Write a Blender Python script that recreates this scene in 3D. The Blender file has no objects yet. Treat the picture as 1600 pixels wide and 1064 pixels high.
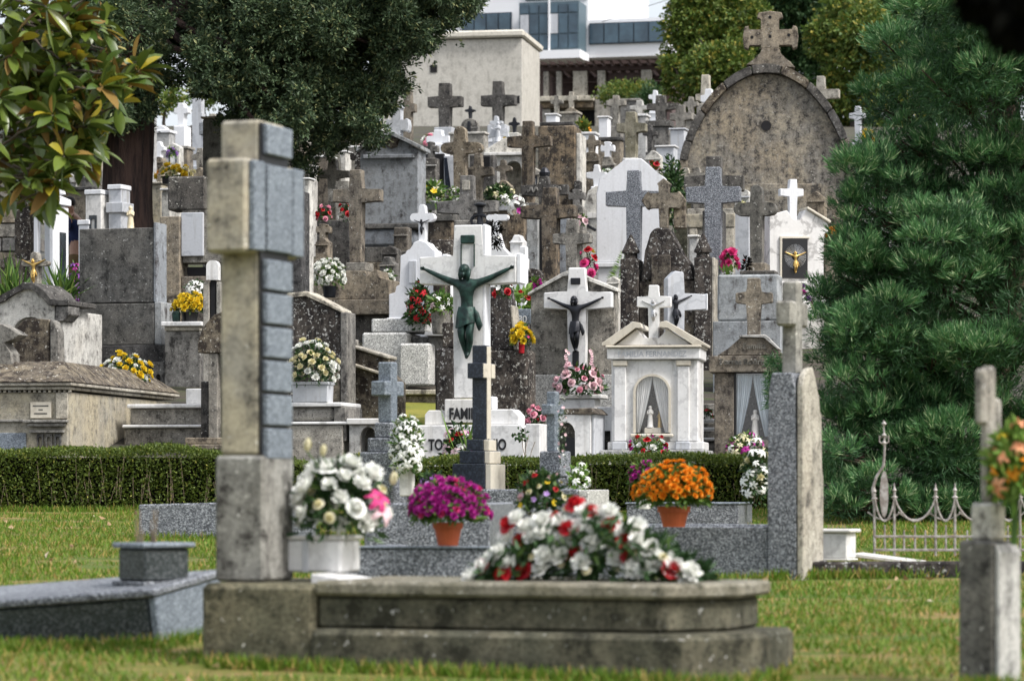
import bpy, bmesh, math, random
import numpy as np
from mathutils import Vector, Matrix, noise as mnoise
random.seed(7); RNG = np.random.default_rng(7)
SC = bpy.context.scene
COL = SC.collection
F, HY = 5000.0, 760.0          # focal length and horizon row of the photograph, in its pixels
R = math.radians
# ---------------------------------------------------------------- terrain
_GP = [(-60,-2.4),(0,-1.15),(12,-.66),(25,-.225),(27,-.16),(28.5,.14),(30,.33),(32,.70),(34,1.09),(36,1.44),(38,1.82),(42,2.52),
       (46,3.22),(50,3.8),(56,4.8),(62,5.8),(70,7.2),(80,8.8),(95,10.7),(110,12.3),(140,13),(3000,13)]
def G(y):
    for (a, za), (b, zb) in zip(_GP, _GP[1:]):
        if y <= b: return za + (zb-za)*(y-a)/(b-a)
    return 13.0
def PW(px, py, d): return Vector(((px-800)/F*d, d, (HY-py)/F*d))
# ---------------------------------------------------------------- materials
M = {}
def newmat(name):
    m = bpy.data.materials.new(name); m.use_nodes = True
    nt = m.node_tree; nt.nodes.clear()
    out = nt.nodes.new('ShaderNodeOutputMaterial'); b = nt.nodes.new('ShaderNodeBsdfPrincipled')
    nt.links.new(b.outputs[0], out.inputs[0]); M[name] = m
    return m, nt, b
def N(nt, typ, **k):
    n = nt.nodes.new('ShaderNode'+typ)
    for a, v in k.items():
        if a.startswith('i_'): n.inputs[a[2:].replace('_', ' ')].default_value = v
        else: setattr(n, a, v)
    return n
def c4(c): return (c[0], c[1], c[2], 1)
def mixc(nt, fac, a, b, mode='MIX'):
    n = nt.nodes.new('ShaderNodeMix'); n.data_type = 'RGBA'; n.blend_type = mode
    for s, v in ((0, fac), (6, a), (7, b)):
        if isinstance(v, (int, float)): n.inputs[s].default_value = v
        elif isinstance(v, tuple): n.inputs[s].default_value = c4(v)
        else: nt.links.new(v, n.inputs[s])
    return n.outputs[2]
def ramp(nt, src, lo, hi, a=0., b=1.):
    n = nt.nodes.new('ShaderNodeMapRange'); n.interpolation_type = 'SMOOTHSTEP'
    n.inputs[1].default_value = lo; n.inputs[2].default_value = hi; n.inputs[3].default_value = a; n.inputs[4].default_value = b
    nt.links.new(src, n.inputs[0]); return n.outputs[0]
def coords(nt, stretch=(1,1,1), rnd=True):
    tc = N(nt, 'TexCoord'); mp = N(nt, 'Mapping'); mp.inputs['Scale'].default_value = stretch
    nt.links.new(tc.outputs['Object'], mp.inputs[0])
    if rnd:
        oi = N(nt, 'ObjectInfo'); mu = N(nt, 'VectorMath', operation='SCALE'); mu.inputs[0].default_value = (17, 23, 31)
        nt.links.new(oi.outputs['Random'], mu.inputs['Scale']); nt.links.new(mu.outputs[0], mp.inputs['Location'])
    return mp.outputs[0]
def noise(nt, co, scale, detail=6, rough=.6):
    n = N(nt, 'TexNoise'); n.inputs['Scale'].default_value = scale; n.inputs['Detail'].default_value = detail; n.inputs['Roughness'].default_value = rough
    nt.links.new(co, n.inputs[0]); return n.outputs[0]
def bump(nt, b, h, strength, dist):
    n = N(nt, 'Bump'); n.inputs['Strength'].default_value = strength; n.inputs['Distance'].default_value = dist
    nt.links.new(h, n.inputs['Height']); nt.links.new(n.outputs[0], b.inputs['Normal'])
def stone(name, c1, c2, dark=(.035,.032,.03), dk=.35, lt=.12, streak=.5, rough=.9, bmp=.5, ltc=(.6,.6,.57), speck=1., sc=1., warm=.12):
    m, nt, b = newmat(name)
    co = coords(nt, (sc, sc, sc)); cs = coords(nt, (5.5, 5.5, 1.1)); dark = tuple(x*1.15 for x in dark)
    base = mixc(nt, ramp(nt, noise(nt, co, 3.5, 5, .65), .36, .64), c1, c2)
    base = mixc(nt, ramp(nt, noise(nt, co, 1.3, 3, .5), .45, .62, 0, warm), base, tuple(x*f for x, f in zip(c1, (1.1, .95, .74))))
    n2 = noise(nt, co, 10, 10, .78); n3 = noise(nt, cs, 1.7, 7, .68); n5 = noise(nt, co, 60, 4, .8)
    ad = N(nt, 'Math', operation='MULTIPLY_ADD'); nt.links.new(n3, ad.inputs[0]); ad.inputs[1].default_value = .15+.45*streak; nt.links.new(n2, ad.inputs[2])
    mean = .5*(1.15+.45*streak); t = mean+.165-.32*dk
    base = mixc(nt, ramp(nt, ad.outputs[0], t-.13, t+.02, 0, .55), base, tuple(.45*x+.55*y*.5 for x, y in zip(dark, c2)))
    base = mixc(nt, ramp(nt, ad.outputs[0], t, t+.09, 0, .95), base, dark)
    vo = noise(nt, co, 30, 4, .7); l = .66-.2*lt
    base = mixc(nt, ramp(nt, vo, l, l+.05, 0, .8), base, ltc)
    vd = noise(nt, coords(nt, (1.3, 1.1, 1.7)), 42, 4, .7)
    base = mixc(nt, ramp(nt, vd, .56, .63, 0, .75*speck), base, dark)
    base = mixc(nt, 1., base, mixc(nt, n5, (.5, .5, .5), (1.5, 1.5, 1.5)), 'MULTIPLY')
    oi = N(nt, 'ObjectInfo'); base = mixc(nt, 1., base, mixc(nt, oi.outputs['Random'], (.72, .73, .76), (1.2, 1.17, 1.1)), 'MULTIPLY')
    nt.links.new(base, b.inputs['Base Color']); b.inputs['Roughness'].default_value = rough; b.inputs['Specular IOR Level'].default_value = .25
    h = N(nt, 'Math', operation='ADD'); nt.links.new(n2, h.inputs[0]); nt.links.new(n5, h.inputs[1])
    bump(nt, b, h.outputs[0], bmp, .012)
def granite(name, a, mid, c, scale=150, rough=.45, dirt=.3, coat=0):
    m, nt, b = newmat(name); co = coords(nt)
    v = N(nt, 'TexVoronoi'); v.inputs['Scale'].default_value = scale; nt.links.new(co, v.inputs[0])
    sp = N(nt, 'SeparateColor'); nt.links.new(v.outputs['Color'], sp.inputs[0])
    col = mixc(nt, ramp(nt, sp.outputs[0], .3, .42), a, mid)
    col = mixc(nt, ramp(nt, sp.outputs[0], .72, .82), col, c)
    n2 = noise(nt, co, 5, 7, .65)
    col = mixc(nt, ramp(nt, n2, .45, .75, 0, dirt), col, tuple(x*.45 for x in mid))
    nt.links.new(col, b.inputs['Base Color']); b.inputs['Roughness'].default_value = rough
    bump(nt, b, n2, .15, .005)
def marble(name, c, vein, dirt=.25, rough=.4, veins=.5):
    m, nt, b = newmat(name); co = coords(nt)
    n1 = noise(nt, co, 2.2, 8, .6)
    w = N(nt, 'Math', operation='SUBTRACT'); nt.links.new(n1, w.inputs[0]); w.inputs[1].default_value = .5
    a = N(nt, 'Math', operation='ABSOLUTE'); nt.links.new(w.outputs[0], a.inputs[0])
    col = mixc(nt, ramp(nt, a.outputs[0], 0, .035, veins, 0), c, vein)
    cs = coords(nt, (9, 9, .8))
    col = mixc(nt, ramp(nt, noise(nt, cs, 1.5, 6, .65), .5, .78, 0, dirt), col, (.22, .20, .16))
    col = mixc(nt, ramp(nt, noise(nt, co, 11, 8, .75), .57, .72, 0, dirt), col, (.16, .155, .13))
    col = mixc(nt, 1., col, mixc(nt, noise(nt, co, 40, 3, .6), (.85, .85, .85), (1.12, 1.12, 1.12)), 'MULTIPLY')
    nt.links.new(col, b.inputs['Base Color']); b.inputs['Roughness'].default_value = rough
    bump(nt, b, n1, .12, .01)
def plain(name, c, rough=.7, metal=0, var=.25, sc=12, c2=None, bmp=.1, spec=.5):
    m, nt, b = newmat(name); co = coords(nt); n = noise(nt, co, sc, 5, .6)
    c2 = c2 or tuple(x*(1-var) for x in c)
    nt.links.new(mixc(nt, ramp(nt, n, .35, .65), c2, c), b.inputs['Base Color'])
    b.inputs['Roughness'].default_value = rough; b.inputs['Metallic'].default_value = metal; b.inputs['Specular IOR Level'].default_value = spec
    if bmp: bump(nt, b, n, bmp, .01)
def leafm(name, c1, c2, c3=None, rough=.55, trans=.25, spec=.35, p3=.85):
    m, nt, b = newmat(name); g = N(nt, 'NewGeometry'); r = g.outputs['Random Per Island']
    col = mixc(nt, r, c1, c2)
    if c3: col = mixc(nt, ramp(nt, r, p3, min(1, p3+.04)), col, c3)
    nt.links.new(col, b.inputs['Base Color']); b.inputs['Roughness'].default_value = rough; b.inputs['Specular IOR Level'].default_value = spec
    if trans:
        tr = N(nt, 'BsdfTranslucent'); nt.links.new(col, tr.inputs[0]); mx = N(nt, 'MixShader'); mx.inputs[0].default_value = trans
        out = [n for n in nt.nodes if n.type == 'OUTPUT_MATERIAL'][0]
        nt.links.new(b.outputs[0], mx.inputs[1]); nt.links.new(tr.outputs[0], mx.inputs[2]); nt.links.new(mx.outputs[0], out.inputs[0])
# stones
stone('cream_concrete', (.45,.41,.31), (.34,.325,.28), dk=.26, lt=.05, streak=.4, bmp=.25, speck=.4)
stone('grey_concrete', (.33,.33,.31), (.23,.23,.215), dk=.32, lt=.08, streak=.5, bmp=.3, speck=.5)
stone('mossy_stone', (.20,.185,.13), (.12,.12,.085), dark=(.03,.03,.02), dk=.48, lt=.1, streak=.5)
stone('mossy_pale', (.29,.275,.225), (.20,.19,.14), dark=(.05,.05,.035), dk=.3, lt=.15, streak=.6)
stone('lichen_dark', (.15,.13,.115), (.09,.08,.07), dark=(.02,.017,.017), dk=.6, lt=.42, streak=.7, bmp=.9)
stone('lichen_brown', (.235,.205,.155), (.15,.132,.11), dark=(.025,.02,.018), dk=.55, lt=.22, streak=.7, bmp=.8)
stone('brown_stone', (.30,.262,.205), (.22,.198,.165), dark=(.04,.034,.03), dk=.42, lt=.12, streak=.6)
stone('ochre_stone', (.30,.232,.155), (.20,.172,.135), warm=.3, dark=(.03,.026,.023), dk=.56, lt=.1, streak=.9)
stone('chapel_stone', (.385,.345,.27), (.28,.265,.235), warm=.35, dark=(.045,.042,.04), dk=.46, lt=.3, streak=.55, ltc=(.42,.41,.38), bmp=.6)
stone('grey_stone', (.32,.31,.285), (.225,.22,.205), dark=(.04,.038,.036), dk=.4, lt=.14, streak=.7)
stone('dark_stone', (.14,.136,.13), (.09,.087,.085), dark=(.02,.02,.02), dk=.42, lt=.18, streak=.6)
stone('pale_stone', (.48,.46,.405), (.37,.352,.31), dark=(.07,.065,.06), dk=.3, lt=.12, streak=.6)
stone('weathered_white', (.64,.64,.615), (.5,.5,.48), dark=(.09,.085,.08), dk=.3, lt=.05, streak=.7, speck=.4)
stone('stained_blue', (.34,.37,.40), (.27,.29,.31), dark=(.05,.045,.045), dk=.28, lt=.05, streak=1., speck=.3, bmp=.2)
stone('cement_dark', (.19,.185,.17), (.125,.125,.118), dark=(.025,.025,.024), dk=.34, lt=.13, streak=.6, bmp=.35)
granite('granite', (.055,.06,.07), (.165,.178,.20), (.36,.38,.41))
granite('granite_dark', (.028,.03,.035), (.10,.11,.125), (.36,.38,.4), scale=140)
granite('granite_pale', (.25,.25,.24), (.48,.48,.455), (.68,.68,.65), scale=120, rough=.7)
granite('granite_steel', (.10,.12,.145), (.17,.20,.235), (.27,.31,.35), rough=.35, dirt=.2, scale=140)
granite('granite_navy', (.008,.012,.02), (.014,.02,.034), (.035,.045,.065), rough=.32, scale=120, dirt=.1)
granite('granite_green', (.018,.024,.026), (.04,.05,.052), (.10,.11,.115), rough=.3, scale=140, dirt=.3)
marble('white_marble', (.75,.75,.74), (.45,.45,.45), dirt=.42)
marble('dirty_marble', (.70,.69,.66), (.42,.42,.40), dirt=.6)
marble('veined_marble', (.72,.71,.69), (.36,.35,.34), dirt=.2, veins=.8)
marble('grey_marble', (.50,.52,.55), (.3,.32,.35), dirt=.5)
marble('white_paint', (.74,.755,.78), (.7,.72,.75), dirt=.30, rough=.7, veins=.1)
marble('cream_marble', (.62,.575,.48), (.45,.40,.32), dirt=.3)
plain('bronze_green', (.020,.058,.046), .5, .4, sc=16, c2=(.008,.020,.018), bmp=.6)
plain('bronze_black', (.022,.024,.03), .4, .5)
plain('gold', (.75,.50,.16), .35, .8, var=.3)
plain('silver', (.55,.55,.55), .35, .8)
plain('black', (.012,.012,.014), .4)
plain('void', (.008,.008,.01), .9)  # near-black: shade painted into recesses, holes and gaps; also a post and frame
plain('dark_glass', (.03,.04,.05), .08, c2=(.02,.025,.03), bmp=0)
plain('window_glass', (.07,.12,.16), .12, c2=(.04,.065,.09), sc=.8, bmp=0)
plain('window_frame', (.03,.05,.07), .5)
plain('teal_frame', (.09,.14,.17), .5)
plain('curtain', (.88,.88,.86), .9, var=.12, sc=6)
plain('curtain_blue', (.52,.60,.66), .9, var=.15, sc=6)
plain('ceramic', (.82,.80,.76), .25, var=.06)
plain('porcelain_cream', (.75,.65,.45), .4, var=.2)
plain('iron_paint', (.42,.40,.38), .6, .3, c2=(.22,.19,.17), sc=30, bmp=.4)
plain('terracotta', (.50,.11,.04), .75, var=.25, sc=8)
stone('beige_render', (.57,.555,.51), (.53,.515,.47), dark=(.34,.325,.29), dk=.15, lt=0, streak=1., speck=0, bmp=.1, warm=0, sc=.4)
plain('white_render', (.85,.86,.88), .8, var=.04, sc=.6)
plain('brick_far', (.12,.085,.08), .9)
plain('timber_dark', (.06,.035,.03), .8)
plain('bark', (.075,.045,.03), .95, c2=(.02,.012,.01), sc=18, bmp=1.)
plain('bark_grey', (.12,.10,.08), .95, c2=(.05,.04,.03), sc=14, bmp=.8)
plain('skin', (.48,.28,.20), .6, var=.1)
plain('hair', (.02,.015,.012), .7)
plain('navy_cloth', (.02,.035,.12), .85, var=.4, sc=9, bmp=.4)
plain('khaki_cloth', (.20,.13,.06), .9)
plain('dry_stalk', (.28,.22,.15), .9)
plain('cable', (.15,.15,.16), .7)
# bark: deep vertical furrows
def bark2(name, c1, c2):
    m, nt, b = newmat(name); cs = coords(nt, (1, 1, .12)); n = noise(nt, cs, 14, 8, .7)
    nt.links.new(mixc(nt, ramp(nt, n, .35, .62), c2, c1), b.inputs['Base Color']); b.inputs['Roughness'].default_value = .95
    bump(nt, b, n, 1., .05)
bark2('trunk_bark', (.085,.052,.042), (.018,.012,.012))
# petals and leaves
for nm, a, b_ in [('petal_white', (.88,.88,.85), (.80,.82,.76)), ('petal_cream', (.80,.74,.42), (.72,.68,.50)), ('petal_yellow', (.80,.60,.03), (.68,.50,.03)),
                  ('petal_red', (.55,.012,.02), (.38,.01,.02)), ('petal_pink', (.78,.38,.45), (.68,.25,.35)), ('petal_palepink', (.80,.62,.62), (.74,.48,.54)),
                  ('petal_magenta', (.50,.03,.32), (.36,.02,.24)), ('petal_hotpink', (.75,.08,.28), (.6,.04,.2)), ('petal_orange', (.85,.36,.02), (.75,.24,.012)),
                  ('petal_purple', (.30,.10,.42), (.2,.05,.3)), ('petal_violet', (.46,.30,.62), (.36,.2,.5)), ('petal_peach', (.85,.42,.22), (.75,.3,.15))]:
    leafm(nm, a, b_, rough=.6, trans=.2)
leafm('leaf_dark', (.018,.05,.014), (.045,.10,.028), (.09,.16,.04), trans=.15)
leafm('leaf_mid', (.05,.12,.02), (.11,.20,.04), (.2,.28,.06))
leafm('leaf_fresh', (.12,.24,.04), (.22,.34,.07))
leafm('hedge_leaf', (.05,.085,.012), (.14,.19,.028), (.28,.28,.06), trans=.2, p3=.93)
leafm('inner_needle', (.016,.055,.02), (.045,.12,.04), trans=.1)  # shade inside the pine crown put into a darker needle colour
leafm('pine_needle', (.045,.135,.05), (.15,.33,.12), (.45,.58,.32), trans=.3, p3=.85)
leafm('yew_leaf', (.022,.046,.022), (.11,.165,.075), (.26,.28,.12), trans=.15, p3=.9)
leafm('magnolia_leaf', (.05,.09,.016), (.15,.20,.035), (.36,.30,.03), rough=.28, trans=.15, spec=.6, p3=.86)
leafm('magnolia_back', (.15,.085,.02), (.22,.14,.03), rough=.7, trans=.1)
leafm('far_leaf', (.06,.12,.02), (.17,.22,.04), (.36,.32,.06), trans=.25, p3=.88)
leafm('far_leaf_dark', (.025,.07,.025), (.07,.14,.045), (.10,.13,.04), trans=.2, p3=.9)
leafm('shade_leaf', (.003,.0035,.003), (.007,.007,.005), trans=0, spec=.05, rough=1)  # near-black: shade put into the leaf colour, also serves dried foliage
leafm('grass_blade', (.08,.175,.012), (.18,.265,.025), (.40,.29,.09), trans=.25, p3=.80)
leafm('dead_leaf', (.40,.28,.16), (.26,.15,.07), (.6,.5,.36), trans=.1)
def ground_mat(name, a, b_, c, sc, f1=.5):
    m, nt, b = newmat(name); co = coords(nt, rnd=False)
    cb = coords(nt, (.35, 1.6, 1), rnd=False)
    col = mixc(nt, ramp(nt, noise(nt, cb, sc, 4, .6), .42, .58), a, b_)
    col = mixc(nt, ramp(nt, noise(nt, cb, sc*2.7, 6, .7), f1, f1+.14), col, c)
    col = mixc(nt, 1., col, mixc(nt, noise(nt, co, 60, 4, .8), (.5,.5,.5), (1.5,1.5,1.5)), 'MULTIPLY')
    nt.links.new(col, b.inputs['Base Color']); b.inputs['Roughness'].default_value = .95
    bump(nt, b, noise(nt, co, 40, 5, .8), .8, .03)
ground_mat('lawn_mat', (.075,.135,.010), (.17,.18,.025), (.30,.20,.075), 1.1, .47)
ground_mat('soil_mat', (.075,.062,.047), (.045,.04,.032), (.06,.08,.025), 1.3)
ground_mat('patch_mat', (.22,.23,.03), (.30,.27,.05), (.14,.16,.03), 2.)
# glass pane: reflective and see-through
m, nt, b = newmat('pane_glass'); nt.nodes.remove(b); tr = N(nt, 'BsdfTransparent'); gl = N(nt, 'BsdfGlossy'); gl.inputs['Roughness'].default_value = .03
mx = N(nt, 'MixShader'); mx.inputs[0].default_value = .07; nt.links.new(tr.outputs[0], mx.inputs[1]); nt.links.new(gl.outputs[0], mx.inputs[2])
nt.links.new(mx.outputs[0], [n for n in nt.nodes if n.type == 'OUTPUT_MATERIAL'][0].inputs[0])
# ---------------------------------------------------------------- objects
def tagset(o, label=None, cat=None, group=None, kind=None):
    if label: o['label'] = label
    if cat: o['category'] = cat
    if group: o['group'] = group
    if kind: o['kind'] = kind
def link(name, me, mat, parent=None, smooth=False):
    o = bpy.data.objects.new(name, me); COL.objects.link(o)
    if mat: me.materials.append(M[mat])
    if parent: o.parent = parent
    if smooth:
        for p in me.polygons: p.use_smooth = True
    return o
def mesh_bm(bm, name):
    me = bpy.data.meshes.new(name); bm.to_mesh(me); bm.free(); return me
class T:
    """A thing: an Empty at its base; its shapes are given in photo pixels (x, y) at its own distance d, or in metres (m=True)."""
    def __init__(s, name, label, cat, cx, d, yaw=-14, group=None, base=None, m=False):
        s.d = d; s.k = d/F; s.cx = cx; s.m = m; s.cy = math.cos(R(yaw)); s.yaw = yaw
        s.z0 = G(d) if base is None else (HY-base)*s.k
        s.o = bpy.data.objects.new(name, None); COL.objects.link(s.o); s.o.empty_display_size = .1
        s.o.location = ((cx-800)*s.k, d, s.z0); s.o.rotation_euler = (0, 0, R(yaw)); tagset(s.o, label, cat, group)
        s.grounded = base is None
    def X(s, x): return x if s.m else (x-s.cx)*s.k/s.cy
    def Z(s, y):
        if y is None: return -.12 if s.grounded else 0.
        return y if s.m else (HY-y)*s.k - s.z0
    def part(s, name, mat, *shapes, parent=None, label=None, smooth=False, bev=.008):
        bm = bmesh.new()
        for sh in shapes: s.add(bm, sh, bev)
        bmesh.ops.recalc_face_normals(bm, faces=bm.faces)
        o = link(name, mesh_bm(bm, name), mat, parent or s.o, smooth)
        if label: o['label'] = label
        return o
    def add(s, bm, sh, bev):
        k = sh[0]
        if k == 'b':
            _, x0, x1, yt, yb, f, b = sh
            prism(bm, [(s.X(x0), s.Z(yb)), (s.X(x1), s.Z(yb)), (s.X(x1), s.Z(yt)), (s.X(x0), s.Z(yt))], f, b, bev)
        elif k == 'p':
            _, pts, f, b = sh
            prism(bm, [(s.X(x), s.Z(y)) for x, y in pts], f, b, bev)
        elif k == 'z':          # plan outline (local metres or px,dy) between heights
            _, pts, z0, z1 = sh
            prism_z(bm, [(s.X(x), y) for x, y in pts], s.Z(z0), s.Z(z1), bev)
        elif k == 'l':
            _, cx, prof, dy = sh[:4]; seg = sh[4] if len(sh) > 4 else 16
            kk = 1 if s.m else s.k
            lathe(bm, s.X(cx), dy, [(s.Z(y), r*kk) for y, r in prof], seg)
        elif k == 't':
            _, pts, r = sh; kk = 1 if s.m else s.k
            tube(bm, [Vector((s.X(x), dy, s.Z(y))) for x, y, dy in pts], r*kk)
def prism(bm, pts, f, b, bev=.008):
    n = len(pts)
    A = [bm.verts.new((x, f, z)) for x, z in pts]; Bv = [bm.verts.new((x, b, z)) for x, z in pts]
    fs = [bm.faces.new(A), bm.faces.new(list(reversed(Bv)))]
    for i in range(n):
        j = (i+1) % n; fs.append(bm.faces.new((A[j], A[i], Bv[i], Bv[j])))
    dobev(bm, fs, bev)
def prism_z(bm, pts, z0, z1, bev=.008):
    n = len(pts)
    A = [bm.verts.new((x, y, z0)) for x, y in pts]; Bv = [bm.verts.new((x, y, z1)) for x, y in pts]
    fs = [bm.faces.new(list(reversed(A))), bm.faces.new(Bv)]
    for i in range(n):
        j = (i+1) % n; fs.append(bm.faces.new((A[i], A[j], Bv[j], Bv[i])))
    dobev(bm, fs, bev)
def dobev(bm, fs, bev):
    if bev <= 0: return
    es = set(e for f in fs for e in f.edges)
    m = min(e.calc_length() for e in es)
    w = min(bev, m*.3)
    try: bmesh.ops.bevel(bm, geom=list(es), offset=w, segments=1, affect='EDGES', clamp_overlap=True)
    except Exception: pass
def lathe(bm, cx, cy, prof, seg=16):
    rings = []
    for z, r in prof:
        rings.append([bm.verts.new((cx+max(r, .0005)*math.cos(2*math.pi*i/seg), cy+max(r, .0005)*math.sin(2*math.pi*i/seg), z)) for i in range(seg)])
    for a, b in zip(rings, rings[1:]):
        for i in range(seg):
            j = (i+1) % seg; bm.faces.new((a[i], a[j], b[j], b[i]))
    bm.faces.new(list(reversed(rings[0]))); bm.faces.new(rings[-1])
def tube(bm, pts, r, seg=6):
    rings = []
    n = len(pts); rr = r if isinstance(r, (list, tuple)) else [r]*n
    for i, p in enumerate(pts):
        t = (pts[min(i+1, n-1)]-pts[max(i-1, 0)]).normalized()
        a = t.cross(Vector((0, 1, 0))) if abs(t.y) < .9 else t.cross(Vector((1, 0, 0)))
        a.normalize(); b = t.cross(a)
        rings.append([bm.verts.new(p+rr[i]*(math.cos(2*math.pi*k/seg)*a+math.sin(2*math.pi*k/seg)*b)) for k in range(seg)])
    for a, b in zip(rings, rings[1:]):
        for i in range(seg):
            j = (i+1) % seg; bm.faces.new((a[i], a[j], b[j], b[i]))
    bm.faces.new(list(reversed(rings[0]))); bm.faces.new(rings[-1])
def arc(cx, cy, rx, ry, a0, a1, n=14):
    return [(cx+rx*math.cos(R(a0+(a1-a0)*i/n)), cy-ry*math.sin(R(a0+(a1-a0)*i/n))) for i in range(n+1)]
def B(x0, x1, yt, yb, f=-.1, b=.1): return ('b', x0, x1, yt, yb, f, b)
def cross(cx, w, top, bot, ax0, ax1, ay0, ay1, f=-.06, b=.06, style='plain', sx=0):
    """outline of a cross in photo pixels; styles: plain, flare (splayed ends), point (pointed ends), round, bud"""
    h = w/2; l, r = cx-h, cx+h; m = (ay0+ay1)/2; t = (ay1-ay0)
    if style == 'flare':
        e = w*.28
        pts = [(l-e*.6, bot), (l, bot-(bot-ay1)*.35), (l, ay1), (ax0+t*.35, ay1), (ax0+t*.3, ay1+e), (ax0, ay1+e*.7), (ax0-t*.1, m), (ax0, ay0-e*.7), (ax0+t*.3, ay0-e), (ax0+t*.35, ay0), (l, ay0), (l, top+w*.45), (l-e, top+w*.4), (l-e*.7, top+w*.1), (cx, top),
               (r+e*.7, top+w*.1), (r+e, top+w*.4), (r, top+w*.45), (r, ay0), (ax1-t*.35, ay0), (ax1-t*.3, ay0-e), (ax1, ay0-e*.7), (ax1+t*.1, m), (ax1, ay1+e*.7), (ax1-t*.3, ay1+e), (ax1-t*.35, ay1), (r, ay1), (r, bot-(bot-ay1)*.35), (r+e*.6, bot)]
    elif style == 'point':
        e = w*.35
        pts = [(l, bot), (l, ay1), (ax0+t*.8, ay1), (ax0+t*.5, ay1+e), (ax0, m), (ax0+t*.5, ay0-e), (ax0+t*.8, ay0), (l, ay0), (l, top+w), (l-e, top+w*.7), (cx, top), (r+e, top+w*.7), (r, top+w), (r, ay0),
               (ax1-t*.8, ay0), (ax1-t*.5, ay0-e), (ax1, m), (ax1-t*.5, ay1+e), (ax1-t*.8, ay1), (r, ay1), (r, bot)]
    elif style == 'round':
        pts = [(l, bot), (l, ay1)] + [(ax0+t/2, ay1)] + arc(ax0+t/2, m, t/2, t/2, 250, 110, 6)+[(ax0+t/2, ay0), (l, ay0), (l, top+h)] + arc(cx, top+h, h, h, 160, 20, 6) + [(r, top+h), (r, ay0), (ax1-t/2, ay0)] + arc(ax1-t/2, m, t/2, t/2, 70, -70, 6) + [(ax1-t/2, ay1), (r, ay1), (r, bot)]
    else:
        pts = [(l, bot), (l, ay1), (ax0, ay1), (ax0, ay0), (l, ay0), (l, top), (r, top), (r, ay0), (ax1, ay0), (ax1, ay1), (r, ay1), (r, bot)]
    return ('p', pts, f, b)
def archwall(x0, x1, yt, yb, a0, a1, sp, f, b, ry=None):
    r = (a1-a0)/2; return ('p', [(a0, yb), (x0, yb), (x0, yt), (x1, yt), (x1, yb), (a1, yb)]+arc((a0+a1)/2, sp, r, ry or r, 0, 180, 14), f, b)
class Raw:
    def __init__(s): s.v = []; s.f = []
    def add(s, vs, fs):
        n = len(s.v); s.v += vs; s.f += [tuple(n+i for i in f) for f in fs]
    def build(s, name, mat, parent=None, smooth=False):
        me = bpy.data.meshes.new(name); me.from_pydata([tuple(v) for v in s.v], [], s.f); return link(name, me, mat, parent, smooth)
def np_mesh(name, V, FC, mat, parent=None):
    """V (N,3); FC (M,k) with equal k"""
    me = bpy.data.meshes.new(name); me.vertices.add(len(V)); me.vertices.foreach_set('co', np.asarray(V, np.float32).ravel())
    k = FC.shape[1]; me.loops.add(FC.size); me.loops.foreach_set('vertex_index', FC.astype(np.int32).ravel())
    me.polygons.add(len(FC)); me.polygons.foreach_set('loop_start', np.arange(0, FC.size, k, dtype=np.int32)); me.polygons.foreach_set('loop_total', np.full(len(FC), k, np.int32))
    me.update(); me.validate(); return link(name, me, mat, parent)
def leaves(P, D, L, W, up=.3, seed=1):
    """diamond leaves folded on the midrib: at points P along directions D"""
    rg = np.random.default_rng(seed); n = len(P)
    D = D/np.maximum(np.linalg.norm(D, axis=1, keepdims=True), 1e-6)
    rv = rg.normal(size=(n, 3)); S = np.cross(D, rv); S /= np.maximum(np.linalg.norm(S, axis=1, keepdims=True), 1e-6); U = np.cross(S, D)
    L = np.broadcast_to(np.asarray(L, float), (n,))[:, None]; W = np.broadcast_to(np.asarray(W, float), (n,))[:, None]
    a = P; c = P+D*L; l = P+D*L*.5+S*W*.5+U*W*up; r = P+D*L*.5-S*W*.5+U*W*up
    V = np.stack([a, l, c, r], 1).reshape(-1, 3); i = np.arange(n)[:, None]*4
    return V, np.concatenate([i+np.array([[0, 1, 2]]), i+np.array([[0, 2, 3]])], 0)
def leafobj(name, P, D, L, W, mat, parent=None, up=.3, seed=1):
    V, FC = leaves(np.asarray(P, float), np.asarray(D, float), L, W, up, seed); return np_mesh(name, V, FC, mat, parent)
def text(t, s, size, x, y, f, mat, name='lettering', font_w=1., ext=.004, off=.0012):
    cu = bpy.data.curves.new('lettering', 'FONT'); cu.body = s; cu.size = size; cu.extrude = ext; cu.align_x = 'CENTER'; cu.offset = off
    ob = bpy.data.objects.new('tmp', cu); COL.objects.link(ob); dg = bpy.context.evaluated_depsgraph_get()
    me = bpy.data.meshes.new_from_object(ob.evaluated_get(dg)); bpy.data.objects.remove(ob); bpy.data.curves.remove(cu)
    me.transform(Matrix.Translation((t.X(x), f, t.Z(y))) @ Matrix.Rotation(R(90), 4, 'X') @ Matrix.Diagonal((font_w, 1, 1, 1)))
    return link(name, me, mat, t.o)
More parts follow.
